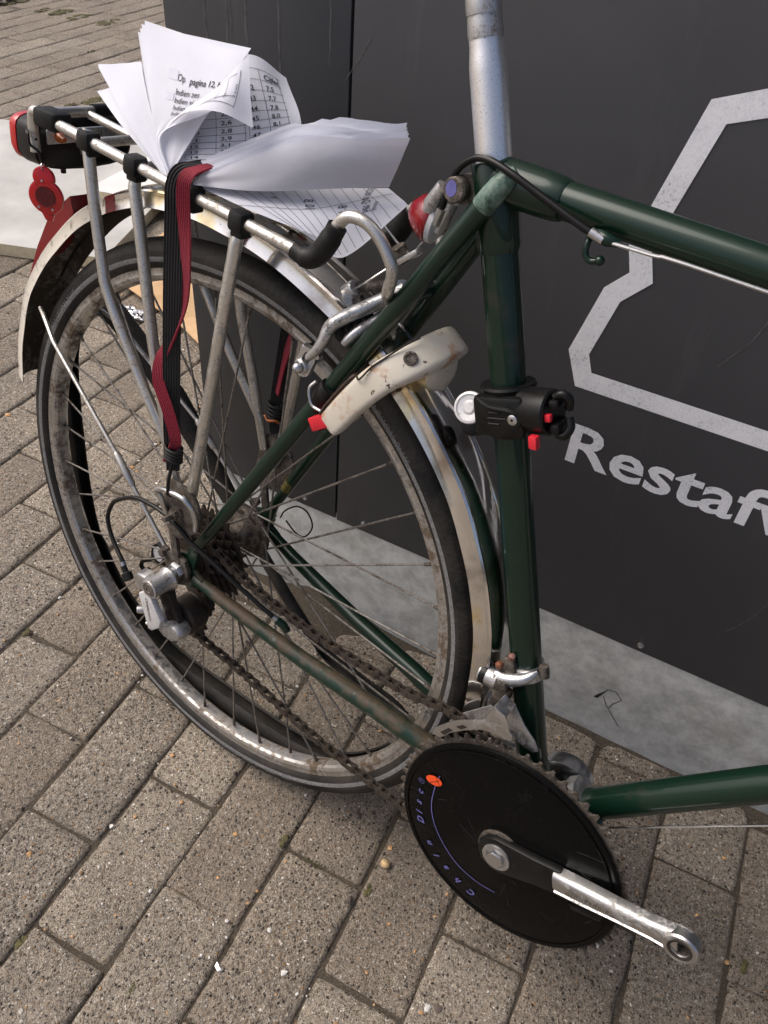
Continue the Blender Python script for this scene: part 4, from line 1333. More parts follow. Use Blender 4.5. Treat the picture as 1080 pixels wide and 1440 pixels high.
part('lens', m, 'red_lens', lamp)
m = MB().box((-.2225, -.0010, .3925), (.003, .088, .0135), None, .001); part('bracket_plate', m, 'alloy_matt', lamp)
vs, fs = text_outline('BUSCH', .0072, .0001, 0, 1.2)
m = MB().add([V((-.2208, -.008 + v.x, .3905 + v.y)) for v in vs], fs); part('bracket_stamp', m, 'grimy', lamp, 0)
m = MB().lathe([(.0048, 0), (.0046, .006), (.003, .009), (.0022, .0135), (0, .014)], (-.2212, -.0330, .3925), V((1, -.2, 0)), 18); part('terminal', m, 'amber', lamp)
m = MB().lathe([(.0030, 0), (.0026, .0006), (0, .0006)], (-.2209, -.0145, .3925), V((1, 0, 0)), 16); part('bracket_hole', m, 'red_dark', lamp)
m = MB().lathe([(.0028, 0), (.0028, .0035), (.002, .004)], (-.247, -.012, .3535), V((0, 0, -1)), 14); part('drain_plug', m, 'plastic', lamp)

# ---------------------------------------------------------------- rim brake
br = MB()
ar = smooth_path([(.1800, .002, .3720), (.1700, -.008, .3625), (.1600, -.021, .3535), (.1483, -.034, .3435), (.1415, -.0405, .3345), (.1395, -.0440, .3230), (.1345, -.0455, .3120), (.1270, -.0450, .3030)], 4)
n_ = len(ar)
br.tube(ar, [.0078 + .0012 * sin(pi * i / n_) - .0035 * (i / n_) for i in range(n_)], 14, squash=(1, .8))
brake = part('brake_caliper', br, 'alloy_matt', None, 40, 'tarnished side pull rim brake')
m = MB().tube(smooth_path([(.1740, .004, .352), (.1690, -.014, .3440), (.1600, -.0260, .3330), (.1530, -.0335, .3215)], 4), [.0085, .0085, .0083, .0082, .0080, .0078, .0078, .0080, .0082, .0080, .0078, .0072, .0060], 14, squash=(1, .7)); part('caliper_arm', m, 'alloy_matt', brake)
m = MB().tube(smooth_path([(.180, -.002, .374), (.166, .012, .362), (.150, .030, .345), (.139, .042, .325), (.127, .044, .300)], 4), .0070, 12); part('caliper_arm', m, 'alloy_matt', brake)
m = MB()
for k in range(4): m.lathe([(.0085 - k * .0012, -.0035), (.0100 - k * .0012, 0), (.0085 - k * .0012, .0035)], V((.150, -.030, .3300)) + V((.004, .004, .005)) * k, V((.6, -.3, .6)), 18)
part('spring_cap', m, 'plastic', brake)
for sg in (-1, 1):
    # shoe along the braking track
    th = radians(66.5); e = V((cos(th), 0, sin(th))); t = V((-sin(th), 0, cos(th)))
    c = e * .3115 + V((0, sg * .0235, 0))
    m = MB().box(c, (.050, .0075, .0125), (t, YA, e), .0012); part('brake_shoe', m, 'alloy', brake)
    m = MB().box(c + V((0, -sg * .0075, 0)), (.048, .0065, .010), (t, YA, e), .001); part('brake_pad', m, 'rubber', brake)
# slotted eye and acorn nut
cY = V((.1230, -.0430, .2965)); t1 = V((.34, 0, .94)); t2 = V((.94, 0, -.34))
m = MB(); n = 36; orow = []; irow = []
for i in range(n):
    a = 2 * pi * i / n
    st2 = .006 if sin(a) > 0 else -.006
    orow.append((.0088 * cos(a), .0090 * sin(a) + st2)); irow.append((.0042 * cos(a), .0046 * sin(a) + st2))
for y in (-.0025, .0025):
    m.v += [cY + t2 * u + t1 * v + V((0, y, 0)) for u, v in orow] + [cY + t2 * u + t1 * v + V((0, y, 0)) for u, v in irow]
for i in range(n):
    j = (i + 1) % n
    m.f += [(i, j, n + j, n + i), (2 * n + j, 2 * n + i, 3 * n + i, 3 * n + j), (i, 2 * n + i, 2 * n + j, j), (n + j, 3 * n + j, 3 * n + i, n + i)]; m.mi += [0] * 4
part('slotted_eye', m, 'alloy', brake)
cN = cY - t1 * .0045
m = MB().lathe([(.0068, -.002), (.0068, .004), (.0060, .0046)], cN + V((0, -.0022, 0)), V((0, -1, 0)), 6)
m.lathe([(.0052, .0045), (.0050, .0075), (.0038, .0100), (.0018, .0114), (0, .0118)], cN + V((0, -.0022, 0)), V((0, -1, 0)), 20); part('acorn_nut', m, 'steel', brake)
m = MB().tube([cN + V((0, -.001, 0)), cN + V((0, .022, 0))], .003, 10); part('shoe_bolt', m, 'steel', brake)
m = MB().tube([(.1345, -.040, .3080), (.1360, -.047, .3070)], .0028, 10); part('adjuster_screw', m, 'alloy', brake)
# cable anchor behind
m = MB().lathe([(.0060, -.008), (.0078, -.007), (.0078, .006), (.0062, .008)], (.1330, -.006, .3560), V((.7, -.2, .68)), 20); part('barrel_adjuster', m, 'alloy', brake)
m = MB().tube([(.138, -.004, .361), (.170, .0, .372)], .0045, 12); part('anchor_bolt', m, 'grimy', brake)

# ---------------------------------------------------------------- ring lock
th = radians(57.6); LE = V((cos(th), 0, sin(th))); LT = V((-sin(th), 0, cos(th)))
def lk(r, y, t=0): return LE * r + LT * t + V((0, y, 0))
U = [(.2965, -.0465, 0), (.310, -.0475, .0), (.335, -.0480, .000), (.358, -.0475, -.001), (.378, -.0445, -.003), (.391, -.0370, -.006), (.399, -.025, -.008), (.403, -.010, -.009), (.403, .010, -.009), (.399, .025, -.008), (.391, .037, -.006), (.378, .0445, -.003), (.365, .0475, -.001), (.335, .048, 0), (.310, .0475, 0), (.2965, .0465, 0)]
pts = smooth_path([lk(*u) for u in U], 4); n = len(pts)
m = MB()
k = 28
for i, p in enumerate(pts):
    d = (pts[min(i + 1, n - 1)] - pts[max(i - 1, 0)]).normalized()
    nrm = d.cross(LT).normalized()
    f = i / (n - 1); tip = min(1, min(f, 1 - f) * 26 + .25) ** .5
    wT = (.0118 + .0028 * sin(pi * f) ** 2) * tip; wN = (.0078 + .0030 * sin(pi * f) ** 2) * tip
    for j in range(k):
        a = 2 * pi * j / k
        m.v.append(p + LT * wT * math.copysign(abs(cos(a)) ** .36, cos(a)) + nrm * wN * math.copysign(abs(sin(a)) ** .45, sin(a)))
for i in range(n - 1):
    for j in range(k): m.f.append((i * k + j, i * k + (j + 1) % k, (i + 1) * k + (j + 1) % k, (i + 1) * k + j)); m.mi.append(0)
m.f.append(tuple(reversed(range(k)))); m.mi.append(0); m.f.append(tuple((n - 1) * k + j for j in range(k))); m.mi.append(0)
lock = part('ring_lock', m, 'lock', None, 50, 'chipped cream white ring lock')
# brown slit where the two halves of the case meet, on the upper side
sl = [lk(r, y, t) + LT * w for (r, y, t, w) in ((.3040, -.0500, 0, .0118), (.325, -.0535, 0, .0136), (.350, -.0540, 0, .0139), (.362, -.0540, -.001, .0136))]
sl = smooth_path([lk(.3010, -.0490, .0105), lk(.310, -.0500, .0122), lk(.325, -.0505, .0130), lk(.345, -.0505, .0134), lk(.3600, -.0500, .0132)], 4)
m = MB().tube(sl, [.0020] + [.0048] * (len(sl) - 2) + [.0030], 14, squash=(1.15, .55))
part('shackle_slot', m, 'brown_slot', lock)
br_ = smooth_path([lk(.395, .020, -.012), lk(.385, .012, -.022), lk(.372, .010, -.028), lk(.358, .012, -.030)], 4)
part('mount_wing', MB().tube(br_, [.016, .017, .018, .018, .018, .017, .016, .015, .014, .013, .012, .011, .009], 16, squash=(1, .45)), 'lock', lock)
se = smooth_path([lk(.362, -.0535, 0) + LT * .0122, lk(.366, -.0585, 0) + LT * .0068, lk(.380, -.0545, -.001) + LT * .0085, lk(.394, -.0480, -.004) + LT * .0100, lk(.407, -.0380, -.007) + LT * .0118, lk(.415, -.026, -.008) + LT * .0110], 5)
part('case_seam', MB().tube(se, .0008, 6), 'sprocket', lock)
part('key_hole', MB().lathe([(.0060, 0), (.0058, .0012), (.0040, .0014), (.0036, .0006), (0, .0006)], lk(.3965, -.0300, -.006) + (LE * .0075 + V((0, -.0075, 0))), LE + V((0, -.9, 0)), 18), 'grimy', lock)
for r, y in ((.378, -.036), (.387, -.0255)):
    part('case_hole', MB().lathe([(.0030, 0), (.0026, .0004), (0, .0004)], lk(r, y, -.003) - LT * .0150 + V((0, -.004, 0)), -LT + V((0, -.5, 0)), 14), 'sprocket', lock)
rt = V((.1530, -.0500, .2535)); rd_ = V((-.80, -.05, -.60)).normalized()
m = MB().box(rt, (.0215, .010, .0125), (rd_, YA, rd_.cross(YA)), .0012); part('red_lever', m, 'red_tab', lock)
m = MB()
for q in (-.004, 0, .004): m.box(rt + rd_.cross(YA) * .0066 + rd_ * q, (.0012, .008, .0012), (rd_, YA, rd_.cross(YA)))
part('lever_ribs', m, 'red_dark', lock)
# plastic band and wire eye holding the lock to the stay
sc0 = V((.1460, -.0400, .2740)); sd = V((.472, -.0855, .877)).normalized()
m = MB().lathe([(.0090, -.011), (.0096, -.010), (.0096, .010), (.0090, .011)], sc0, sd, 20); part('mount_band', m, 'plastic_matt', lock)
part('mount_eye', MB().tube(smooth_path([sc0 + V((-.006, -.008, .012)), sc0 + V((-.010, -.011, .004)), sc0 + V((-.004, -.013, -.008)), sc0 + V((.006, -.0125, -.010))], 5), .0016, 8), 'steel', lock)

# ---------------------------------------------------------------- front derailleur
fp = [(.3345, -.006), (.3360, .004), (.3460, .0195), (.3560, .0320), (.3700, .0440), (.3790, .0510), (.3800, .0620), (.3850, .0720), (.3950, .0700), (.4010, .0620), (.4030, .0560), (.4070, .0540), (.4080, .0470), (.4000, .0450), (.3900, .0430), (.3790, .0380), (.3640, .0240), (.3520, .0100), (.3440, -.004)]
m = MB().prism(fp, lambda u, v, w: V((u, w, v)), -.0535, -.0520, .0004)
fd = part('front_derailleur', m, 'steel', None, 30, 'worn silver front derailleur with a clamp band')
for win in ([(.3420, .0030), (.3490, .0150), (.3535, .0150), (.3470, .0030)], [(.3555, .0225), (.3610, .0295), (.3660, .0300), (.3610, .0230)]):
    part('cage_window', MB().prism(win, lambda u, v, w: V((u, w, v)), -.0539, -.0530), 'sprocket', fd, 0)
ip = [(.3400, .0), (.352, .022), (.372, .048), (.385, .070), (.396, .066), (.409, .052), (.4230, .0420), (.4290, .0330), (.4250, .0280), (.4150, .0280), (.4000, .0330), (.3850, .036), (.368, .020), (.35, -.004)]
part('cage_plate', MB().prism(ip, lambda u, v, w: V((u, w, v)), -.0335, -.0320, .0004), 'alloy_matt', fd)
part('cage_bridge', MB().box((.3890, -.043, .0695), (.014, .0205, .0030), (V((.95, 0, -.3)), YA, V((.3, 0, .95))), .001), 'steel', fd)
cz = on_st(.0830)
part('clamp_band', MB().lathe([(.0146, -.0075), (.0162, -.0070), (.0165, 0), (.0162, .0070), (.0146, .0075)], cz, ST, 32), 'alloy', fd)
part('clamp_arm', MB().tube(smooth_path([cz + V((-.021, -.017, -.012)), cz + V((-.008, -.0200, -.006)), cz + V((.006, -.0175, .003)), cz + V((.013, -.010, .012))], 5), [.008, .0085, .0085, .008, .0075, .0070, .0068, .0066, .0062, .006, .0055, .005, .0045, .004, .003, .002], 14), 'alloy', fd)
part('clamp_bolt', MB().lathe([(.0062, 0), (.0062, .006), (.0045, .0066), (0, .0066)], cz + V((-.010, -.0235, -.011)), V((.2, -1, 0)), 6), 'grimy', fd)
part('pivot_barrel', MB().lathe([(.0085, -.010), (.0098, -.009), (.0098, .009), (.0085, .010)], cz + V((-.024, -.0200, -.014)), V((1, 0, .1)), 24), 'alloy_matt', fd)
part('pivot_collar', MB().lathe([(.0102, -.003), (.0104, 0), (.0102, .003)], cz + V((-.029, -.0200, -.0145)), V((1, 0, .1)), 24), 'plastic', fd)
part('pivot_arm', MB().prism([(.3665, .0640), (.3700, .0800), (.3640, .0860), (.3660, .0960), (.3740, .1000), (.3800, .0900), (.3800, .0720), (.3760, .0630)], lambda u, v, w: V((u, w, v)), -.0190, -.0130, .0012), 'grimy', fd)
part('limit_screw', MB().lathe([(.0035, 0), (.0035, .004), (.001, .005)], (.3660, -.0192, .0880), V((-.3, -1, .1)), 12), m_simple('rusty_screw', (.22, .09, .05), .6, .4, .2, 300), fd)
part('limit_screw', MB().lathe([(.003, 0), (.003, .006), (.001, .007)], (.3730, -.017, .098), V((0, -.3, 1)), 12), m_simple('rusty_screw_top', (.22, .11, .09), .6, .4, .2, 300), fd)
part('cage_link', MB().box((.3800, -.0300, .0640), (.012, .022, .012), None, .002), 'sprocket', fd)
part('clamp_hinge', MB().lathe([(.0045, -.006), (.0048, 0), (.0045, .006)], cz + V((.0175, -.006, .013)), ST, 14), 'grimy', fd)

# ---------------------------------------------------------------- rear derailleur
m = MB()
m.lathe([(.0135, -.082), (.0140, -.084), (.0118, -.089), (.0112, -.096), (.0112, -.1105), (.0105, -.1115), (.0088, -.1117), (.0084, -.1108), (0, -.1108)], (-.0015, 0, -.0075), YA, 32)
rd = part('rear_derailleur', m, 'alloy_matt', None, 30, 'scuffed silver rear derailleur')
part('pivot_cap', MB().lathe([(.0082, 0), (.0078, .0012), (.0034, .0014), (.0030, .0006), (0, .0006)], (-.0015, -.1108, -.0075), -YA, 24), 'grimy', rd)
hp = [(-.018, -.016), (-.022, .004), (-.016, .016), (-.004, .020), (.010, .016), (.016, .004), (.013, -.012), (.002, -.022), (-.010, -.022)]
part('hanger', MB().prism(hp, lambda u, v, w: V((u, w, v)), -.0720, -.0665, .001), 'grimy', rd)
# parallelogram with bevelled white outer link
def rp(u, v, w): return V((u, w, v))
body = [(-.0400, -.0170), (-.0320, -.0080), (-.0190, -.0060), (-.0100, -.0160), (-.0120, -.0230), (-.0240, -.0300), (-.0330, -.0300)]
part('upper_knuckle', MB().prism(body, rp, -.1030, -.0860, .0045), 'alloy', rd)
plate = [(-.0235, -.0290), (-.0085, -.0165), (.0125, -.0480), (.0105, -.0590), (-.0020, -.0720), (-.0080, -.0720)]
part('outer_link', MB().prism(plate, rp, -.1075, -.1000, .0014), 'white_alloy', rd)
low = [(-.0150, -.0600), (-.0085, -.0745), (.0050, -.0830), (.0200, -.0820), (.0300, -.0740), (.0320, -.0640), (.0240, -.0580), (.0130, -.0580), (.0040, -.0650), (-.0060, -.0600)]
part('lower_knuckle', MB().prism(low, rp, -.0985, -.0760, .0055), 'alloy_matt', rd)
part('inner_link', MB().prism([(-.022, -.018), (.0, -.018), (.022, -.058), (.004, -.070)], rp, -.088, -.080, .001), 'sprocket', rd)
vs, fs = text_outline('Campagnolo', .0060, .0001, .2, 1.05)
ld = V((.0120, 0, -.0500)).normalized(); lw = V((.050, 0, .012)).normalized()
m = MB().add([V((-.0120, -.10775, -.0275)) + ld * v.x * .98 + lw * v.y for v in vs], fs); part('link_lettering', m, 'grimy', rd, 0)
part('return_screw', MB().lathe([(.0045, 0), (.0048, .004), (.0040, .008), (0, .0085)], (-.0275, -.0960, -.0640), V((-.6, -.6, 0)), 14), 'alloy', rd)
part('limit_screw', MB().lathe([(.0022, 0), (.0022, .007), (.0010, .0075)], (-.0120, -.0980, -.0745), V((-.9, -.4, -.2)), 10), 'steel', rd)
part('limit_screw', MB().lathe([(.0022, 0), (.0022, .006), (.0010, .0065)], (-.0130, -.0980, -.0680), V((-.9, -.4, -.2)), 10), 'steel', rd)
def capsule(a, b, r, n=14):
    a, b = V((a[0], a[1])), V((b[0], b[1]))
    d = (b - a).normalized(); p = V((-d.y, d.x)); out = []
    for i in range(n + 1):
        t = pi * i / n
        out.append(tuple(b + p * r * cos(t) + d * r * sin(t)))
    for i in range(n + 1):
        t = pi * i / n
        out.append(tuple(a - p * r * cos(t) - d * r * sin(t)))
    return out
JU, JL = (.0045, -.0620), (-.0060, -.1010)
part('cage_plate', MB().prism(capsule(JU, JL, .0165), rp, -.0520, -.0505, .0004), 'grimy', rd)
part('cage_plate', MB().prism(capsule(JU, JL, .0150), rp, -.0335, -.0320, .0004), 'grimy', rd)
part('cage_housing', MB().lathe([(.0, -.0760), (.019, -.0750), (.0225, -.0720), (.0225, -.0560), (.021, -.0525)], (.008, 0, -.0680), YA, 32), 'sprocket', rd)
for jx, jz in (JU, JL):
    m = MB()
    m.prism([(jx + u, jz + v) for u, v in gear(11, .0235, .0190, 0, 0)], rp, -.0420, -.0390, .0004)
    part('pulley', m, 'sprocket', rd, 30)
# adjuster, cable and stop
part('cable_adjuster', MB().lathe([(.0046, 0), (.0062, .001), (.0062, .009), (.005, .010), (.0035, .0105), (.0035, .018)], (-.0520, -.0960, -.0355), V((-.72, .1, .70)), 10), 'plastic_matt', rd)
lp = smooth_path([(-.0600, -.0945, -.0285), (-.0690, -.092, -.0190), (-.0920, -.086, -.0060), (-.1080, -.080, .0130), (-.1040, -.076, .0340), (-.0900, -.075, .0480), (-.0658, -.075, .0631), (-.0420, -.076, .0690), (-.0200, -.077, .0705), (.0030, -.077, .0650), (.0243, -.075, .0530), (.0560, -.071, .0405), (.0891, -.066, .0265), (.1253, -.059, .0105), (.1290, -.058, .0085)], 6)
part('cable_housing', MB().tube(lp, .0025, 10), 'cable', rd)
part('ferrule', MB().tube([(-.0600, -.0945, -.0285), (-.0640, -.0935, -.0240), (-.0680, -.0925, -.0200)], .0032, 12), 'steel', rd)
e1, e2 = lp[-3], V((.1330, -.0555, .0050))
part('ferrule', MB().tube([e1, e2], .0033, 12), 'steel', rd)
part('cable_stop', MB().tube([e2, e2 + V((.007, .003, -.005)), e2 + V((.011, .006, -.012))], [.0042, .0046, .004], 12), 'green', rd)

# ---------------------------------------------------------------- lock mount on the seat tube
cm = on_st(.3165)
m = MB().lathe([(.0145, -.0210), (.0185, -.0208), (.0205, -.0180), (.0212, .0), (.0212, .0160), (.0225, .0185), (.0215, .0205), (.0145, .0205)], cm, ST, 36)
mount = part('lock_mount', m, 'plastic', None, 30, 'black plastic lock mount clamped on the seat tube')
AXM = (SF, YA, ST)
def mp(f, y, s): return cm + SF * f + YA * y + ST * s
part('mount_body', MB().box(mp(.0020, -.0185, -.001), (.044, .012, .033), AXM, .004), 'plastic', mount)
part('mount_socket', MB().lathe([(.0175, 0), (.0180, .002), (.0180, .026), (.0165, .0275), (.0145, .0275)], mp(.016, -.007, .002), SF + V((0, -.12, 0)), 30), 'plastic', mount)
part('socket_jaw', MB().box(mp(.0475, -.009, .0110), (.0085, .024, .0075), AXM, .0025), 'plastic', mount)
part('socket_jaw', MB().box(mp(.0475, -.009, -.0080), (.0085, .024, .0085), AXM, .0025), 'plastic', mount)
part('jaw_hook', MB().tube(smooth_path([mp(.047, -.015, .016), mp(.053, -.015, .0185), mp(.0575, -.013, .0140), mp(.056, -.011, .0065)], 4), .0035, 10), 'plastic', mount)
part('jaw_hook', MB().tube(smooth_path([mp(.047, -.015, -.0130), mp(.053, -.015, -.0140), mp(.0575, -.013, -.0080), mp(.056, -.011, -.0005)], 4), .0035, 10), 'plastic', mount)
part('mount_rib', MB().tube(smooth_path([mp(-.014, -.0245, .0135), mp(-.004, -.0255, .0080), mp(.012, -.0258, .0060), mp(.0205, -.0250, .0035)], 4), [.0012, .0016, .0020, .0022, .0022, .0022, .0022, .0020, .002, .002, .0018, .0016, .0012], 8), 'plastic', mount)
for q, (f0, f1) in ((.0030, (-.005, .004)), (-.0015, (-.006, .010)), (-.0060, (-.006, .004))):
    part('mount_groove', MB().tube([mp(f0, -.0248, q), mp(f1, -.0248, q)], .0009, 6), 'plastic_matt', mount)
part('mount_screw', MB().lathe([(.0042, 0), (.0042, .0012), (.0034, .0018), (.0012, .0018), (.0010, .0008), (0, .0008)], mp(.0155, -.0245, -.0015), -YA, 16), 'steel', mount)
part('screw_boss', MB().lathe([(.0075, 0), (.0072, .0014), (.0050, .0016)], mp(.0155, -.0238, -.0015), -YA, 20), 'plastic', mount)
part('round_cap', MB().lathe([(.0120, -.004), (.0128, 0), (.0132, .004), (.0126, .0062), (.0108, .0066), (.0098, .0054), (.0060, .0050), (.0048, .0056), (.0040, .0062), (0, .0062)], mp(-.0265, -.0150, .0020), V((.05, -.88, .40)), 36), 'white_alloy', mount, 14)
part('knob', MB().lathe([(.0060, -.012), (.0095, -.010), (.0102, 0), (.0096, .003), (.0080, .0042), (0, .0046)], mp(-.0345, -.002, -.0165), V((.05, -.88, .40)), 28), 'plastic', mount)
part('release_tab', MB().box(mp(.0330, -.0250, -.0175), (.0085, .0080, .0105), (SF + V((0, -.3, 0)), YA, ST), .0014), 'red_tab', mount)
part('release_tab', MB().box(mp(.0440, -.0215, .0015), (.0050, .0050, .0060), AXM, .001), 'red_tab', mount)

# ---------------------------------------------------------------- seat clamp, small lamp, cables on the frame
m = MB().tube([(.2235, -.013, .4650), (.2235, .013, .4650)], .0105, 20)
m.lathe([(.0088, .0), (.0092, .001), (.0092, .008), (.0080, .0094), (0, .0098)], (.2202, -.0130, .4646), -YA, 24)
cl = part('seat_clamp', m, 'grimy', None, 30)
part('clamp_cap', MB().add([V((.2185 + .0045 * cos(a) , -.0229, .4655 + .0058 * sin(a))) for a in [2 * pi * i / 18 for i in range(18)]], [tuple(range(18))]), 'purple', cl, 0)
m = MB()
m.tube([(.212, -.006, .452), (.204, -.004, .428)], .0052, 10)
m.tube([(.2050, -.010, .4625), (.1975, -.010, .4480), (.194, -.008, .437)], [.0055, .0062, .0045], 12)
part('cable_hanger', m, 'alloy_matt', cl)
# small red lamp: shallow dome facing backwards
ld2 = V((-.80, -.15, .12)).normalized()
lc = V((.1935, .004, .4335))
m = MB().lathe([(.0190, -.001), (.0195, .001), (.0182, .005), (.0135, .0135), (.0075, .0190), (.0030, .0208), (0, .0210)], lc, ld2, 36)
sl_ = part('small_lamp', m, 'lens_deep', None, 35, 'small round red lamp below the seat lug')
part('lamp_back', MB().lathe([(.0188, 0), (.0182, .004), (.0130, .007), (0, .008)], lc - ld2 * .001, -ld2, 30), 'white_plastic', sl_)
# brake cable from the top tube round the seat post to the hanger
hs = smooth_path([(.3330, -.0195, .4660), (.3150, -.0205, .4710), (.2851, -.0210, .4800), (.2620, -.0215, .4870), (.2423, -.0200, .4905), (.2290, -.0185, .4880), (.2170, -.0165, .4770), (.2105, -.0130, .4600), (.2060, -.0100, .4440)], 6)
cb_ = part('brake_cable', MB().tube(hs, .0026, 10), 'cable')
part('ferrule', MB().tube([(.3270, -.0197, .4678), (.3370, -.0190, .4652)], .0036, 12), 'steel', cb_)
part('inner_wire', MB().tube(smooth_path([(.3370, -.0190, .4650), (.37, -.0185, .4662), (.443, -.0178, .4680), (.95, -.016, .466)], 4), .0013, 8), 'steel', cb_)
part('ferrule', MB().tube([(.2070, -.0105, .4470), (.2035, -.0085, .4340)], .0040, 12), 'alloy', cb_)
part('inner_wire', MB().tube([(.2035, -.0085, .4340), (.1960, -.004, .4215), (.1828, .0, .4030)], .0009, 6), 'steel', cb_)
part('straddle_yoke', MB().box((.1790, 0, .3985), (.026, .010, .005), (V((.75, 0, .66)), YA, V((-.66, 0, .75))), .0015), 'alloy', cb_)
part('yoke_nut', MB().lathe([(.0065, 0), (.0065, .006), (.004, .007)], (.1720, .0, .4000), V((-.5, -.4, .8)), 6), 'grimy', cb_)
part('inner_wire', MB().tube([(.1780, .0, .4020), (.1610, .008, .4040), (.1380, .022, .4075)], .0009, 6), 'steel', cb_)
part('straddle_wire', MB().tube(smooth_path([(.170, 0, .392), (.150, -.012, .370), (.136, -.008, .358)], 4), .0009, 6), 'steel', cb_)
# shift wire under the down tube and loose loop by the far stay
part('shift_wire', MB().tube([(.503, -.013, -.031), (.62, -.0135, .097), (.75, -.014, .238)], .0010, 6), 'steel')
part('wire_loop', MB().tube(smooth_path([(.0250, .0660, .0180), (.0294, .068, .0300), (.0450, .070, .0440), (.0600, .072, .0420), (.0680, .074, .0250), (.0600, .073, .0060), (.0480, .070, .0060), (.0330, .067, .0180)], 6), .0010, 8), 'cable')
# yellow transfer on the far seat stay and small clip on the far axle end
part('stay_transfer', MB().tube([(.0360, .0575, .0700), (.0440, .0560, .0860)], [.0069, .0071], 14), 'gold_lug')

# ================================================================== things carried by or lying near the bicycle
def bw(p): return BMAT @ V(p)
def world_mb(m):
    m.v = [BMAT @ v for v in m.v]; return m
def base_of(ms):
    vs = [v for m in ms for v in m.v]
    z = min(v.z for v in vs)
    return V((sum(v.x for v in vs) / len(vs), sum(v.y for v in vs) / len(vs), z))
def loose(name, label, cat, m, mat, group=None, smooth=40, bikeco=True):
    if bikeco: world_mb(m)
    b = base_of([m])
    return tag(link(name, mesh_of(name, m, mat, smooth, b), None, b), label, cat, group)
def bundle(name, label, cat, parts, smooth=60):
    """parts: (name, MB in bicycle coordinates, material)"""
    for _, m, _ in parts: world_mb(m)
    b = base_of([p[1] for p in parts])
    e = bpy.data.objects.new(name, None); COL.objects.link(e); e.location = b
    tag(e, label, cat)
    for nm, m, mt in parts: link(nm, mesh_of(nm, m, mt, smooth, b), e)
    return e

# ---------------------------------------------------------------- loose tyre behind the wheel
ctrl = [(-.345, .046, -.020), (-.318, .044, -.190), (-.250, .042, -.285), (-.138, .040, -.3225), (.005, .040, -.3215), (.110, .042, -.3140), (.195, .046, -.2850), (.258, .056, -.205), (.247, .064, -.160), (.164, .080, -.170), (.084, .090, -.166), (-.080, .098, -.044), (-.175, .094, .050), (-.255, .084, .125), (-.310, .070, .160), (-.352, .054, .100)]
P_ = [V(c) for c in ctrl]; n0 = len(P_)
cpts = []
for i in range(n0):
    for k in range(8): cpts.append(cr(P_[i - 1], P_[i], P_[(i + 1) % n0], P_[(i + 2) % n0], k / 8))
cen = sum(cpts, V((0, 0, 0))) / len(cpts)
m = MB(); n = len(cpts); prof = []
for i in range(17):
    a = radians(-142 + 284 * i / 16); prof.append((.0165 * sin(a), .0165 * cos(a)))
for i in range(17):
    a = radians(142 - 284 * i / 16); prof.append((.0135 * sin(a), .0135 * cos(a)))
k = len(prof)
for i, p in enumerate(cpts):
    T_ = (cpts[(i + 1) % n] - cpts[i - 1]).normalized()
    out = (p - cen); out = (out - T_ * out.dot(T_)).normalized()
    lat = T_.cross(out).normalized()
    if p.z < -.22: q_ = 1.05 - .9 * max(0, p.x - .05)
    elif p.x < -.2: q_ = .85 + .9 * max(0, p.z + .02)
    else: q_ = max(.48, 1.1 - 4.0 * max(0, p.x + .19))
    q_ = max(.48, min(1.15, q_))
    for (a, b) in prof: m.v.append(p + lat * a * q_ + out * b * q_)
for i in range(n):
    i2 = (i + 1) % n
    for j in range(k): m.f.append((i * k + j, i * k + (j + 1) % k, i2 * k + (j + 1) % k, i2 * k + j)); m.mi.append(0)
world_mb(m); lo = min(v.z for v in m.v)
for v in m.v: v.z += .0015 - lo
b = base_of([m])
ty = tag(link('loose_tyre', mesh_of('loose_tyre', m, 'rubber', 60, b), None, b), 'loose black tyre without a rim slumped behind the rear wheel', 'tyre')

# ---------------------------------------------------------------- red pendant hanging from the rack
def fig8(r1, r2, gap, n=26):
    out = []
    for i in range(n):
        a = radians(-60 + 300 * i / (n - 1)); out.append((r1 * cos(a), gap + r1 * sin(a)))
    for i in range(n):
        a = radians(118 + 304 * i / (n - 1)); out.append((r2 * cos(a), r2 * sin(a)))
    return out
fo_c = V((-.2110, -.058, .3410)); fu = V((.80, .60, 0)).normalized(); fv = V((-.12, .02, 1)).normalized(); fn = fu.cross(fv)
def fp_(u, v, w): return fo_c + fu * u + fv * v + fn * w
m1 = MB().prism(fig8(.0105, .0165, .0175), lambda u, v, w: fp_(u, v, w), -.003, .003, .0012)
m2 = MB().prism([(.0095 * cos(2 * pi * i / 24), .0095 * sin(2 * pi * i / 24) + .0005) for i in range(24)], fp_, .0031, .0042)
m3 = MB()
parts_ = [('case', m1, 'red_lens'), ('core', m2, 'red_dark')]
for u, v in ((-.0015, .0150), (-.0075, -.0100), (.0055, -.0110)):
    parts_.append(('rivet', MB().lathe([(.0014, 0), (.0011, .0008), (0, .0010)], fp_(u, v, .0031), fn, 10), 'steel'))
parts_.append(('tip', MB().prism([(-.006, -.0155), (.006, -.0165), (.003, -.0225), (-.003, -.0220)], fp_, -.0025, .0025, .0008), 'red_lens'))
parts_.append(('ring', MB().tube([fp_(0, .0275 + .0035 * sin(a), .0 + .0035 * cos(a)) for a in [2 * pi * i / 14 for i in range(14)]], .0007, 6, closed=True), 'steel'))
top_ = rail_pt(-.2235, -.055) + V((-.004, -.004, -.022))
parts_.append(('cord', MB().tube(smooth_path([fp_(0, .0305, 0), fp_(-.002, .041, .001), top_ + V((.004, -.004, -.006)), top_ + V((.002, -.004, .003)), top_ + V((-.006, 0, .004)), top_ + V((-.003, .006, 0)), top_ + V((.005, .002, -.002))], 4), .0013, 8), 'cable'))
bundle('reflector_pendant', 'red figure eight reflector pendant hanging from the luggage rack', 'reflector', parts_, 35)

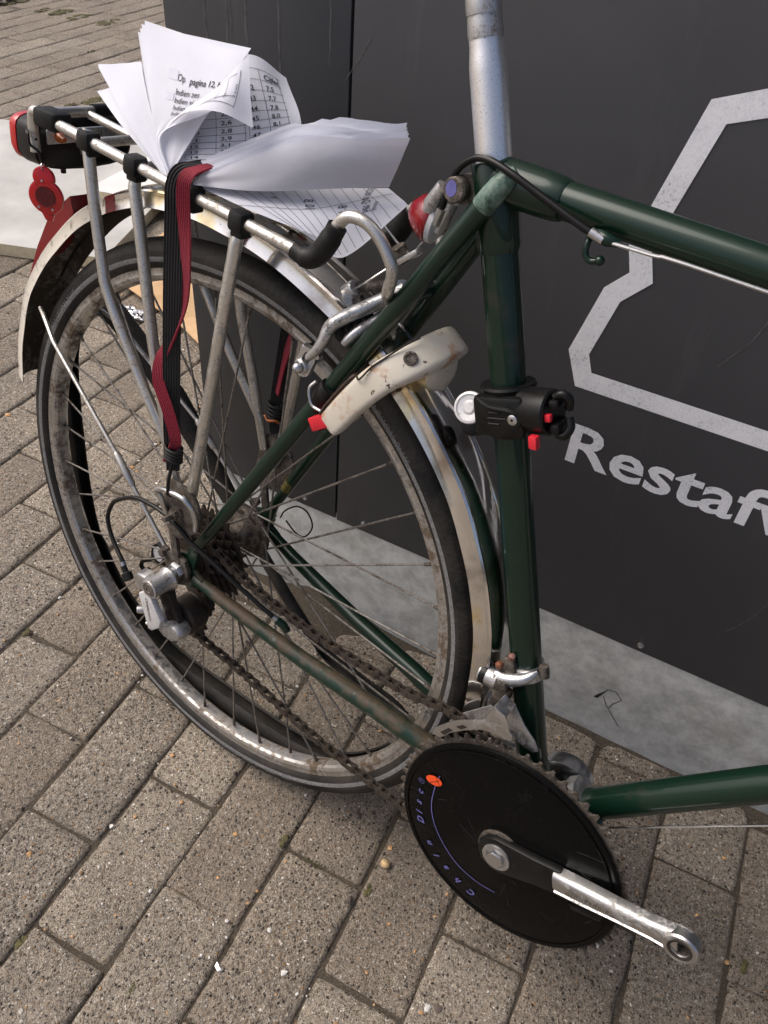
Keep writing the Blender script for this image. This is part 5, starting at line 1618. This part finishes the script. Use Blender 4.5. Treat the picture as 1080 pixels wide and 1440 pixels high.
# ---------------------------------------------------------------- elastic straps
def strap(pts, w, dirs, thick=.0016, n=8):
    P = smooth_path(pts, n); D = smooth_path(dirs, n); m = MB(); L_ = 0
    for i, p in enumerate(P):
        t = (P[min(i + 1, len(P) - 1)] - P[max(i - 1, 0)]).normalized()
        d = D[i] - t * t.dot(D[i]); d.normalize(); q = t.cross(d)
        if i: L_ += (p - P[i - 1]).length
        for (a, b_) in ((-.5, -.5), (.5, -.5), (.5, .5), (-.5, .5)):
            m.v.append(p + d * w * a + q * thick * b_); m.uv.append((a + .5, L_ * 1.0))
    for i in range(len(P) - 1):
        for j in range(4): m.f.append((i * 4 + j, i * 4 + (j + 1) % 4, i * 4 + 4 + (j + 1) % 4, i * 4 + 4 + j)); m.mi.append(0)
    m.f.append((0, 1, 2, 3)); m.f.append(tuple(len(P) * 4 - 4 + j for j in (3, 2, 1, 0))); m.mi += [0, 0]
    return m
FX = V((.72, .69, 0)).normalized()
bpts = [(.020, -.020, .4230), (-.005, -.040, .4220), (-.0160, -.0585, .4170), (-.0185, -.0655, .4060), (-.0165, -.068, .3841), (-.0156, -.070, .3221), (-.0158, -.070, .2525), (-.0125, -.072, .1863), (-.0085, -.074, .1600)]
m_b = strap(bpts, .0165, [V((1, .35, 0)), V((1, .3, 0)), FX, FX, FX, V((.8, .6, 0)), FX, V((.6, .8, 0)), FX])
m_b2 = strap([V(p) + V((-.0030, .0025, -.0012)) for p in bpts], .0150, [V((1, .35, 0)), FX, FX, FX, V((1, .4, 0)), V((1, .9, 0)), V((.9, .5, 0)), FX, FX])
rpts = [(.045, -.020, .4265), (.0072, -.040, .4260), (-.002, -.055, .4225), (-.0055, -.0655, .4165), (-.0062, -.0680, .4012), (-.0045, -.0655, .3569), (-.0060, -.0640, .3116), (-.0160, -.0665, .2743), (-.0255, -.0750, .2456), (-.0230, -.0790, .2246), (-.0110, -.0785, .2000), (-.0010, -.0770, .1711), (-.0050, -.0755, .1560)]
rd_dirs = [V((1, .45, 0)), V((1, .4, .1)), V((1, .3, .1)), V((.8, .5, 0)), V((.75, .65, 0)), V((.9, .1, 0)), V((1, -.2, 0)), V((.8, -.5, 0)), V((.8, .3, .1)), V((.72, .6, .25)), V((.72, .69, .25)), V((.72, .69, .2)), V((.72, .69, 0))]
m_r = strap(rpts, .0112, rd_dirs)
coil = []
for i in range(64):
    a = i * 2 * pi / 14; coil.append(V((-.0060 + .0095 * cos(a), -.0750 + .0062 * sin(a), .1585 - i * .00026)))
m_c = MB().tube(coil, .0021, 8)
tail_ = strap([(-.0060, -.0750, .150), (-.0045, -.0765, .1395), (-.0040, -.0770, .132)], .013, [FX, FX, FX])
cord_ = MB().tube([(-.0030, -.0790, .142), (-.0020, -.0850, .122), (.0010, -.0880, .110), (.0020, -.0850, .107)], .0018, 8)
tip_ = strap([(-.0105, -.0770, .150), (-.0125, -.0790, .1425), (-.0135, -.0795, .139)], .004, [FX, FX, FX])
bundle('luggage_strap', 'black and red elastic luggage strap twisted together on the near rack side', 'strap',
       [('black_band', m_b, 'web_black'), ('black_band', m_b2, 'web_black'), ('red_band', m_r, 'web_red'), ('binding', m_c, 'plastic_matt'), ('band_end', tail_, 'web_black'), ('hook_cord', cord_, 'cable'), ('red_end', tip_, 'web_red')])
f_r = strap([(.040, .050, .405), (.0330, .0580, .36), (.0258, .0590, .2828), (.0180, .0590, .245), (.0090, .061, .2150), (.0040, .061, .1800)], .013, [V((1, .5, 0)), V((1, -.6, 0)), V((1, -.8, 0)), V((1, -.5, .2)), V((1, -.4, .4)), V((1, -.4, .2))])
f_b = strap([(.028, .050, .405), (.0220, .0605, .36), (.0130, .0615, .2828), (.0080, .0620, .22), (.0034, .063, .1642)], .014, [V((1, .5, 0))] + [FX] * 4)
coil = [V((.0040 + .0085 * cos(i * .45), .0615 + .0060 * sin(i * .45), .168 - i * .00035)) for i in range(60)]
f_c = MB().tube(coil, .0019, 8)
f_o = MB().tube(smooth_path([(-.004, .055, .150), (.003, .053, .147), (.011, .056, .149), (.013, .060, .146)], 4), .0016, 8)
f_t = strap([(.0040, .0620, .147), (.0050, .0630, .135), (.0070, .064, .128)], .011, [FX, FX, FX])
bundle('luggage_strap', 'black and red elastic strap hanging down behind the wheel spokes', 'strap',
       [('red_band', f_r, 'web_red'), ('black_band', f_b, 'web_black'), ('binding', f_c, 'plastic_matt'), ('orange_cord', f_o, 'amber'), ('band_end', f_t, 'web_black')])

# ---------------------------------------------------------------- papers
rp_ = random.Random(31)
def sheet(S, nu=26, nv=26, amp=.0007, off=0, trim=None, seed=0):
    m = MB(); r_ = random.Random(seed)
    ph = [r_.uniform(0, 6.28) for _ in range(6)]
    for j in range(nv + 1):
        for i in range(nu + 1):
            u, v = i / nu, j / nv
            if trim: u, v = trim(u, v)
            p = S(u, v); nn = S.nrm(u, v)
            w = amp * (sin(5 * u + 3 * v + ph[0]) + .6 * sin(9 * v - 4 * u + ph[1]) + .4 * sin(14 * u + ph[2]))
            m.v.append(p + nn * (w + off))
    for j in range(nv):
        for i in range(nu):
            a = j * (nu + 1) + i
            m.f.append((a, a + 1, a + nu + 2, a + nu + 1)); m.mi.append(0)
    m.surf = (S, amp, ph)
    return m
def on_sheet(m, u, v, lift=.0004):
    S, amp, ph = m.surf
    w = amp * (sin(5 * u + 3 * v + ph[0]) + .6 * sin(9 * v - 4 * u + ph[1]) + .4 * sin(14 * u + ph[2]))
    return S(u, v) + S.nrm(u, v) * (w + lift)
def facing(m):
    """+1 when the sheet's normal looks at the viewer"""
    S = m.surf[0]; p = BMAT @ S(.5, .5); n_ = BMAT.to_3x3() @ S.nrm(.5, .5)
    return 1 if n_.dot(CAM_LOC - p) > 0 else -1
def line_on(m, out, pts, w, lift=.0005, k=10):
    s = facing(m); P = []; N = []
    for (a, b_) in zip(pts, pts[1:]):
        for i in range(k):
            t = i / k; P.append((a[0] + (b_[0] - a[0]) * t, a[1] + (b_[1] - a[1]) * t))
    P.append(pts[-1])
    out.ribbon([on_sheet(m, u, v, s * lift) for u, v in P], w, [m.surf[0].nrm(u, v) for u, v in P])
def text_on(m, out, body, u0, v0, su, sv, bold=0, shear=0, rot=0, lift=.0005):
    """letters of height sv (in v) starting at (u0, v0); su = width scale in u per unit"""
    s = facing(m); vs, fs = text_outline(body, 1.0, bold, shear)
    q = []
    for t in vs:
        x, y = t.x * su, t.y * sv
        x, y = x * cos(rot) - y * sin(rot) * su / sv, x * sin(rot) * sv / su + y * cos(rot)
        q.append(on_sheet(m, u0 + x, v0 + y, s * lift))
    out.add(q, fs)

gA = [[(-0.045, -0.052, 0.4061), (-0.0432, -0.052, 0.4066), (-0.0414, -0.052, 0.4071)], [(-0.0644, -0.047, 0.4303), (-0.0605, -0.048, 0.4325), (-0.0537, -0.05, 0.4371)], [(-0.0779, -0.04, 0.4578), (-0.0369, -0.046, 0.4607), (0.0074, -0.047, 0.4718)], [(-0.1091, -0.02, 0.5114), (-0.0422, -0.025, 0.5111), (0.0194, -0.03, 0.5104)]]
gF = [[(-0.0514, -0.052, 0.4377), (-0.0119, -0.064, 0.4633), (0.0299, -0.068, 0.4741), (0.0552, -0.055, 0.468)], [(-0.0431, -0.051, 0.4486), (0.0072, -0.062, 0.4748), (0.032, -0.062, 0.4878), (0.0453, -0.05, 0.4904)], [(-0.0263, -0.048, 0.4631), (0.008, -0.052, 0.4833), (0.0243, -0.05, 0.4991), (0.0319, -0.04, 0.5137)]]
gB = [[(-0.0482, -0.05, 0.4062), (0.0012, -0.042, 0.4177), (0.0425, -0.025, 0.4307), (0.055, 0.005, 0.4484)], [(-0.0768, -0.034, 0.4265), (-0.0192, -0.024, 0.4457), (0.0217, -0.008, 0.4603), (0.0384, 0.018, 0.4685)], [(-0.0893, -0.005, 0.4714), (-0.0467, -0.0, 0.4885), (-0.0126, 0.008, 0.5044), (0.0104, 0.028, 0.492)]]
gS1 = [[(-.0557, -.045, .4031), (-.0475, -.045, .4048)], [(-.1259, -.03, .4351), (-.0879, -.03, .4439)], [(-.1849, -.01, .4604), (-.1253, -.01, .4742)]]
gS1b = [[(-.061, -.042, .4014), (-.0509, -.042, .4036)], [(-.1337, -.028, .4242), (-.0996, -.02, .4408)], [(-.1904, -.01, .4393), (-.1375, -.0, .4613)]]
gS2 = [[(-.0486, -.048, .4047), (-.042, -.046, .4099)], [(-.0859, -.034, .4502), (-.0099, -.034, .4675)], [(-.1244, -.015, .5003), (.005, -.015, .5067)]]
gK = [[(-.01, -.055, .4078), (.0532, -.045, .4193), (.0984, -.02, .4311), (.14, .015, .4407)], [(-.005, -.055, .4126), (.0596, -.045, .4343), (.1062, -.025, .4556), (.1467, .015, .4626)], [(.0015, -.055, .4184), (.0542, -.045, .449), (.0947, -.03, .4691), (.1513, .015, .4794)]]
gR = [[(-.012, -.05, .4073), (.0696, -.012, .4227), (.1293, .03, .4356)], [(.0475, -.05, .4047), (.1055, -.025, .4119), (.1418, .03, .4318)], [(.1124, -.04, .4014), (.1347, -.025, .3889), (.1546, .025, .4293)]]
def moved(g, d, top=None):
    out = []
    for j, r in enumerate(g):
        f = j / (len(g) - 1)
        out.append([V(p) + V(d) + (V(top) * f if top else V((0, 0, 0))) for p in r])
    return out

# left fan of folded sheets
pf = []
for i in range(4): pf.append(('sheet', sheet(Surf(moved(gS1, (.0002 * i, -.0012 * i, .0002 * i), (.0030 * i - .002, -.001 * i, .0012 * i))), 16, 20, .0006, 0, None, 40 + i), 'paper'))
pf.append(('sheet', sheet(Surf(gS1b), 14, 18, .0005, 0, None, 60), 'paper'))
bundle('paper_fan', 'fanned blank white sheets at the rear end of the paper pile', 'papers', pf)
# tall sheets with printed instruction page
pt = []
for i in range(3): pt.append(('sheet', sheet(Surf(moved(gS2, (.0004 * i, -.0012 * i, .0003 * i), (.0045 * i, -.0010 * i, .0035 * i))), 18, 24, .0004, 0, None, 70 + i), 'paper'))
mA = sheet(Surf(gA), 26, 30, .0006, 0, None, 77); pt.append(('sheet', mA, 'paper'))
tx = MB()
text_on(mA, tx, 'Op', .40, .80, .072, .046); text_on(mA, tx, 'pagina 12, bij', .545, .795, .072, .046, .012)
for k_, s_ in enumerate(('Indien zes punten', 'Indien vier punten', 'Indien vijf punten', 'Indien een punt')):
    text_on(mA, tx, s_[:9 + (k_ == 0) * 2 - (k_ > 1) * 2], .405 + .006 * k_, .735 - .043 * k_, .072, .044, .006)
pt.append(('printed_text', tx, 'ink'))
gh = MB()
def quad_on(m_, out, u0, u1, v0, v1, lift, k=8):
    s = facing(m_); o = len(out.v)
    for j in range(k + 1):
        for i in range(k + 1): out.v.append(on_sheet(m_, u0 + (u1 - u0) * i / k, v0 + (v1 - v0) * j / k, s * lift))
    for j in range(k):
        for i in range(k):
            a = o + j * (k + 1) + i; out.f.append((a, a + 1, a + k + 2, a + k + 1)); out.mi.append(0)
quad_on(mA, gh, .28, .40, .80, .845, .0003); quad_on(mA, gh, .28, .39, .70, .74, .0003)
pt.append(('grey_band', gh, 'grey_ink'))
bundle('instruction_pages', 'tall white pages printed with lines of Dutch instructions', 'papers', pt)
# curled page corner
mF = sheet(Surf(gF), 26, 18, .0003, 0, None, 81)
tf = MB()
for v_ in (.42, .62, .86): line_on(mF, tf, [(.30 + .2 * (v_ > .8), v_), (.80, v_ - .02)], .0004) if v_ != .62 else None
line_on(mF, tf, [(.80, .18), (.86, .86)], .0004); line_on(mF, tf, [(.30, .40), (.80, .20)], .0004)
for u_ in (.42, .54, .66): line_on(mF, tf, [(u_, .36), (u_ + .01, .80)], .0003)
text_on(mF, tf, '2 score', .80, .38, .045, .085, .01, 0, radians(82))
text_on(mF, tf, '1', .50, .44, .05, .10); text_on(mF, tf, '0', .66, .40, .05, .10)
bundle('curled_page', 'curled over page corner showing its faint reverse print', 'papers', [('sheet', mF, 'paper'), ('printed_text', tf, 'pencil')])
# page with the marks table
mB = sheet(Surf(gB), 34, 34, .0011, 0, None, 91)
tb = MB()
rows = 11
def vt(k): return .02 + .0735 * k
for (ua, ub, uc) in ((.17, .36, .545), (.575, .73, .90)):
    for k_ in range(rows + 2):
        line_on(mB, tb, [(ua, vt(k_) + .012), (ub, vt(k_)), (uc, vt(k_) - .010)], .00034, .0005, 6)
    for u_ in (ua, ub, uc): line_on(mB, tb, [(u_, vt(0)), (u_ - .02, vt(rows + 1))], .00034)
lv = ['1,6', '2,5', '2,6', '2,8', '2,9', '3,1', '3,2', '3,4']; rv = ['7,2', '7,4', '7,5', '7,7', '7,8', '8,0', '8,1', '8,3', '8,4', '8,6', '8,7']
for k_ in range(9):
    v_ = vt(8 - k_) + .022
    text_on(mB, tb, str(8 + k_), .19, v_, .060, .052, .012)
    text_on(mB, tb, ['2,5', '2,6', '2,8', '2,9', '3,1', '3,2', '3,4', '3,5', '3,7'][k_], .375, v_ - .006, .060, .052, .012)
for k_ in range(11):
    v_ = vt(10 - k_) + .008
    text_on(mB, tb, str(42 + k_), .585, v_, .060, .052, .012)
    text_on(mB, tb, ['7,5', '7,7', '7,8', '8,0', '8,1', '8,3', '8,4', '8,6', '8,7', '8,9', '9,0'][k_], .745, v_ - .006, .060, .052, .012)
text_on(mB, tb, 'Cijfer', .745, vt(11) + .006, .062, .055, .022)
bundle('marks_table_page', 'crumpled white page printed with a numbered marks table', 'papers', [('sheet', mB, 'paper'), ('printed_table', tb, 'ink')])
# booklet flaring up under the strap
pk = []
for i in range(11):
    r_ = random.Random(200 + i)
    rag = [r_.gauss(0, .0006) + .0012 * sin(q * .7 + i) for q in range(40)]
    g = moved(gK, (-.0004 * i, .0008 * i, .0002 * i), (-.0011 * i + r_.uniform(-.0012, .0012), .0008 * i + r_.uniform(-.0006, .0006), .00055 * i + r_.uniform(-.0008, .0008)))
    mk = sheet(Surf(g), 30, 18, .0006, 0, None, 300 + i)
    for q in range(31):
        for row_, am in ((18, 1.0), (17, .4)):
            if q > 14: mk.v[row_ * 31 + q] += V((0, 0, rag[q] * am * min(1, (q - 14) / 6)))
    pk.append(('sheet', mk, 'paper2' if i % 3 == 0 else 'paper'))
bundle('exam_booklet', 'thick white booklet with torn edges flaring up under the strap', 'papers', pk)
# ruled sheet with handwriting
mR = sheet(Surf(gR), 30, 30, .0004, 0, None, 99)
tr2 = MB()
for k_ in range(13):
    u_ = .14 + .065 * k_
    line_on(mR, tr2, [(u_, .02), (u_ + .02, .97)], .00035, .0005, 8)
line_on(mR, tr2, [(.0, .45), (.98, .30)], .00035, .0005, 12)
hws = []
for (body, u_, v_, sz, rt_) in (('10', .44, .40, .085, 1.25), ('B', .47, .26, .08, 1.25), ('11', .60, .55, .085, 1.2), ('B', .63, .42, .08, 1.2), ('9', .30, .22, .06, 1.3), ('het', .74, .60, .085, 1.2), ('Dus', .77, .42, .085, 1.2), ('ABCDEF', .82, .24, .06, 1.2), ('kunnen', .80, .62, .055, 1.2)):
    hw = MB(); hws.append(('handwriting', hw, 'pencil'))
    text_on(mR, hw, body, u_, v_, sz * .9, sz * 1.2, .004, .3, -rt_)
bundle('ruled_sheet', 'ruled sheet with pencil handwriting drooping off the rack', 'papers', [('sheet', mR, 'paper'), ('ruled_line', tr2, 'pencil')] + hws)

# small black clip with a white disc lying beyond the wheel
m1 = MB().prism([(-.018, -.012), (-.006, -.020), (.014, -.014), (.020, .004), (.012, .018), (-.004, .020), (-.016, .008)], lambda u, v, w: V((-.205 + u, .083 + w, -.188 + v)), -.006, .006, .003)
m2 = MB().prism([(.0095 * cos(2 * pi * i / 22), .0125 * sin(2 * pi * i / 22)) for i in range(22)], lambda u, v, w: V((-.203 + u, .083 + w, -.184 + v)), -.0082, -.0062)
m3 = MB().tube(smooth_path([(-.218, .083, -.203), (-.234, .083, -.218), (-.246, .083, -.228), (-.250, .083, -.240), (-.240, .083, -.244), (-.233, .083, -.236)], 5), .0035, 8)
m4 = MB().tube(smooth_path([(-.190, .084, -.205), (-.180, .086, -.26), (-.176, .088, -.315)], 4), .004, 8)
bundle('bell_clip', 'black plastic clip with a white disc beside the derailleur', 'clip', [('body', m1, 'plastic'), ('disc', m2, 'white_plastic'), ('loop', m3, 'plastic'), ('stem', m4, 'plastic')])
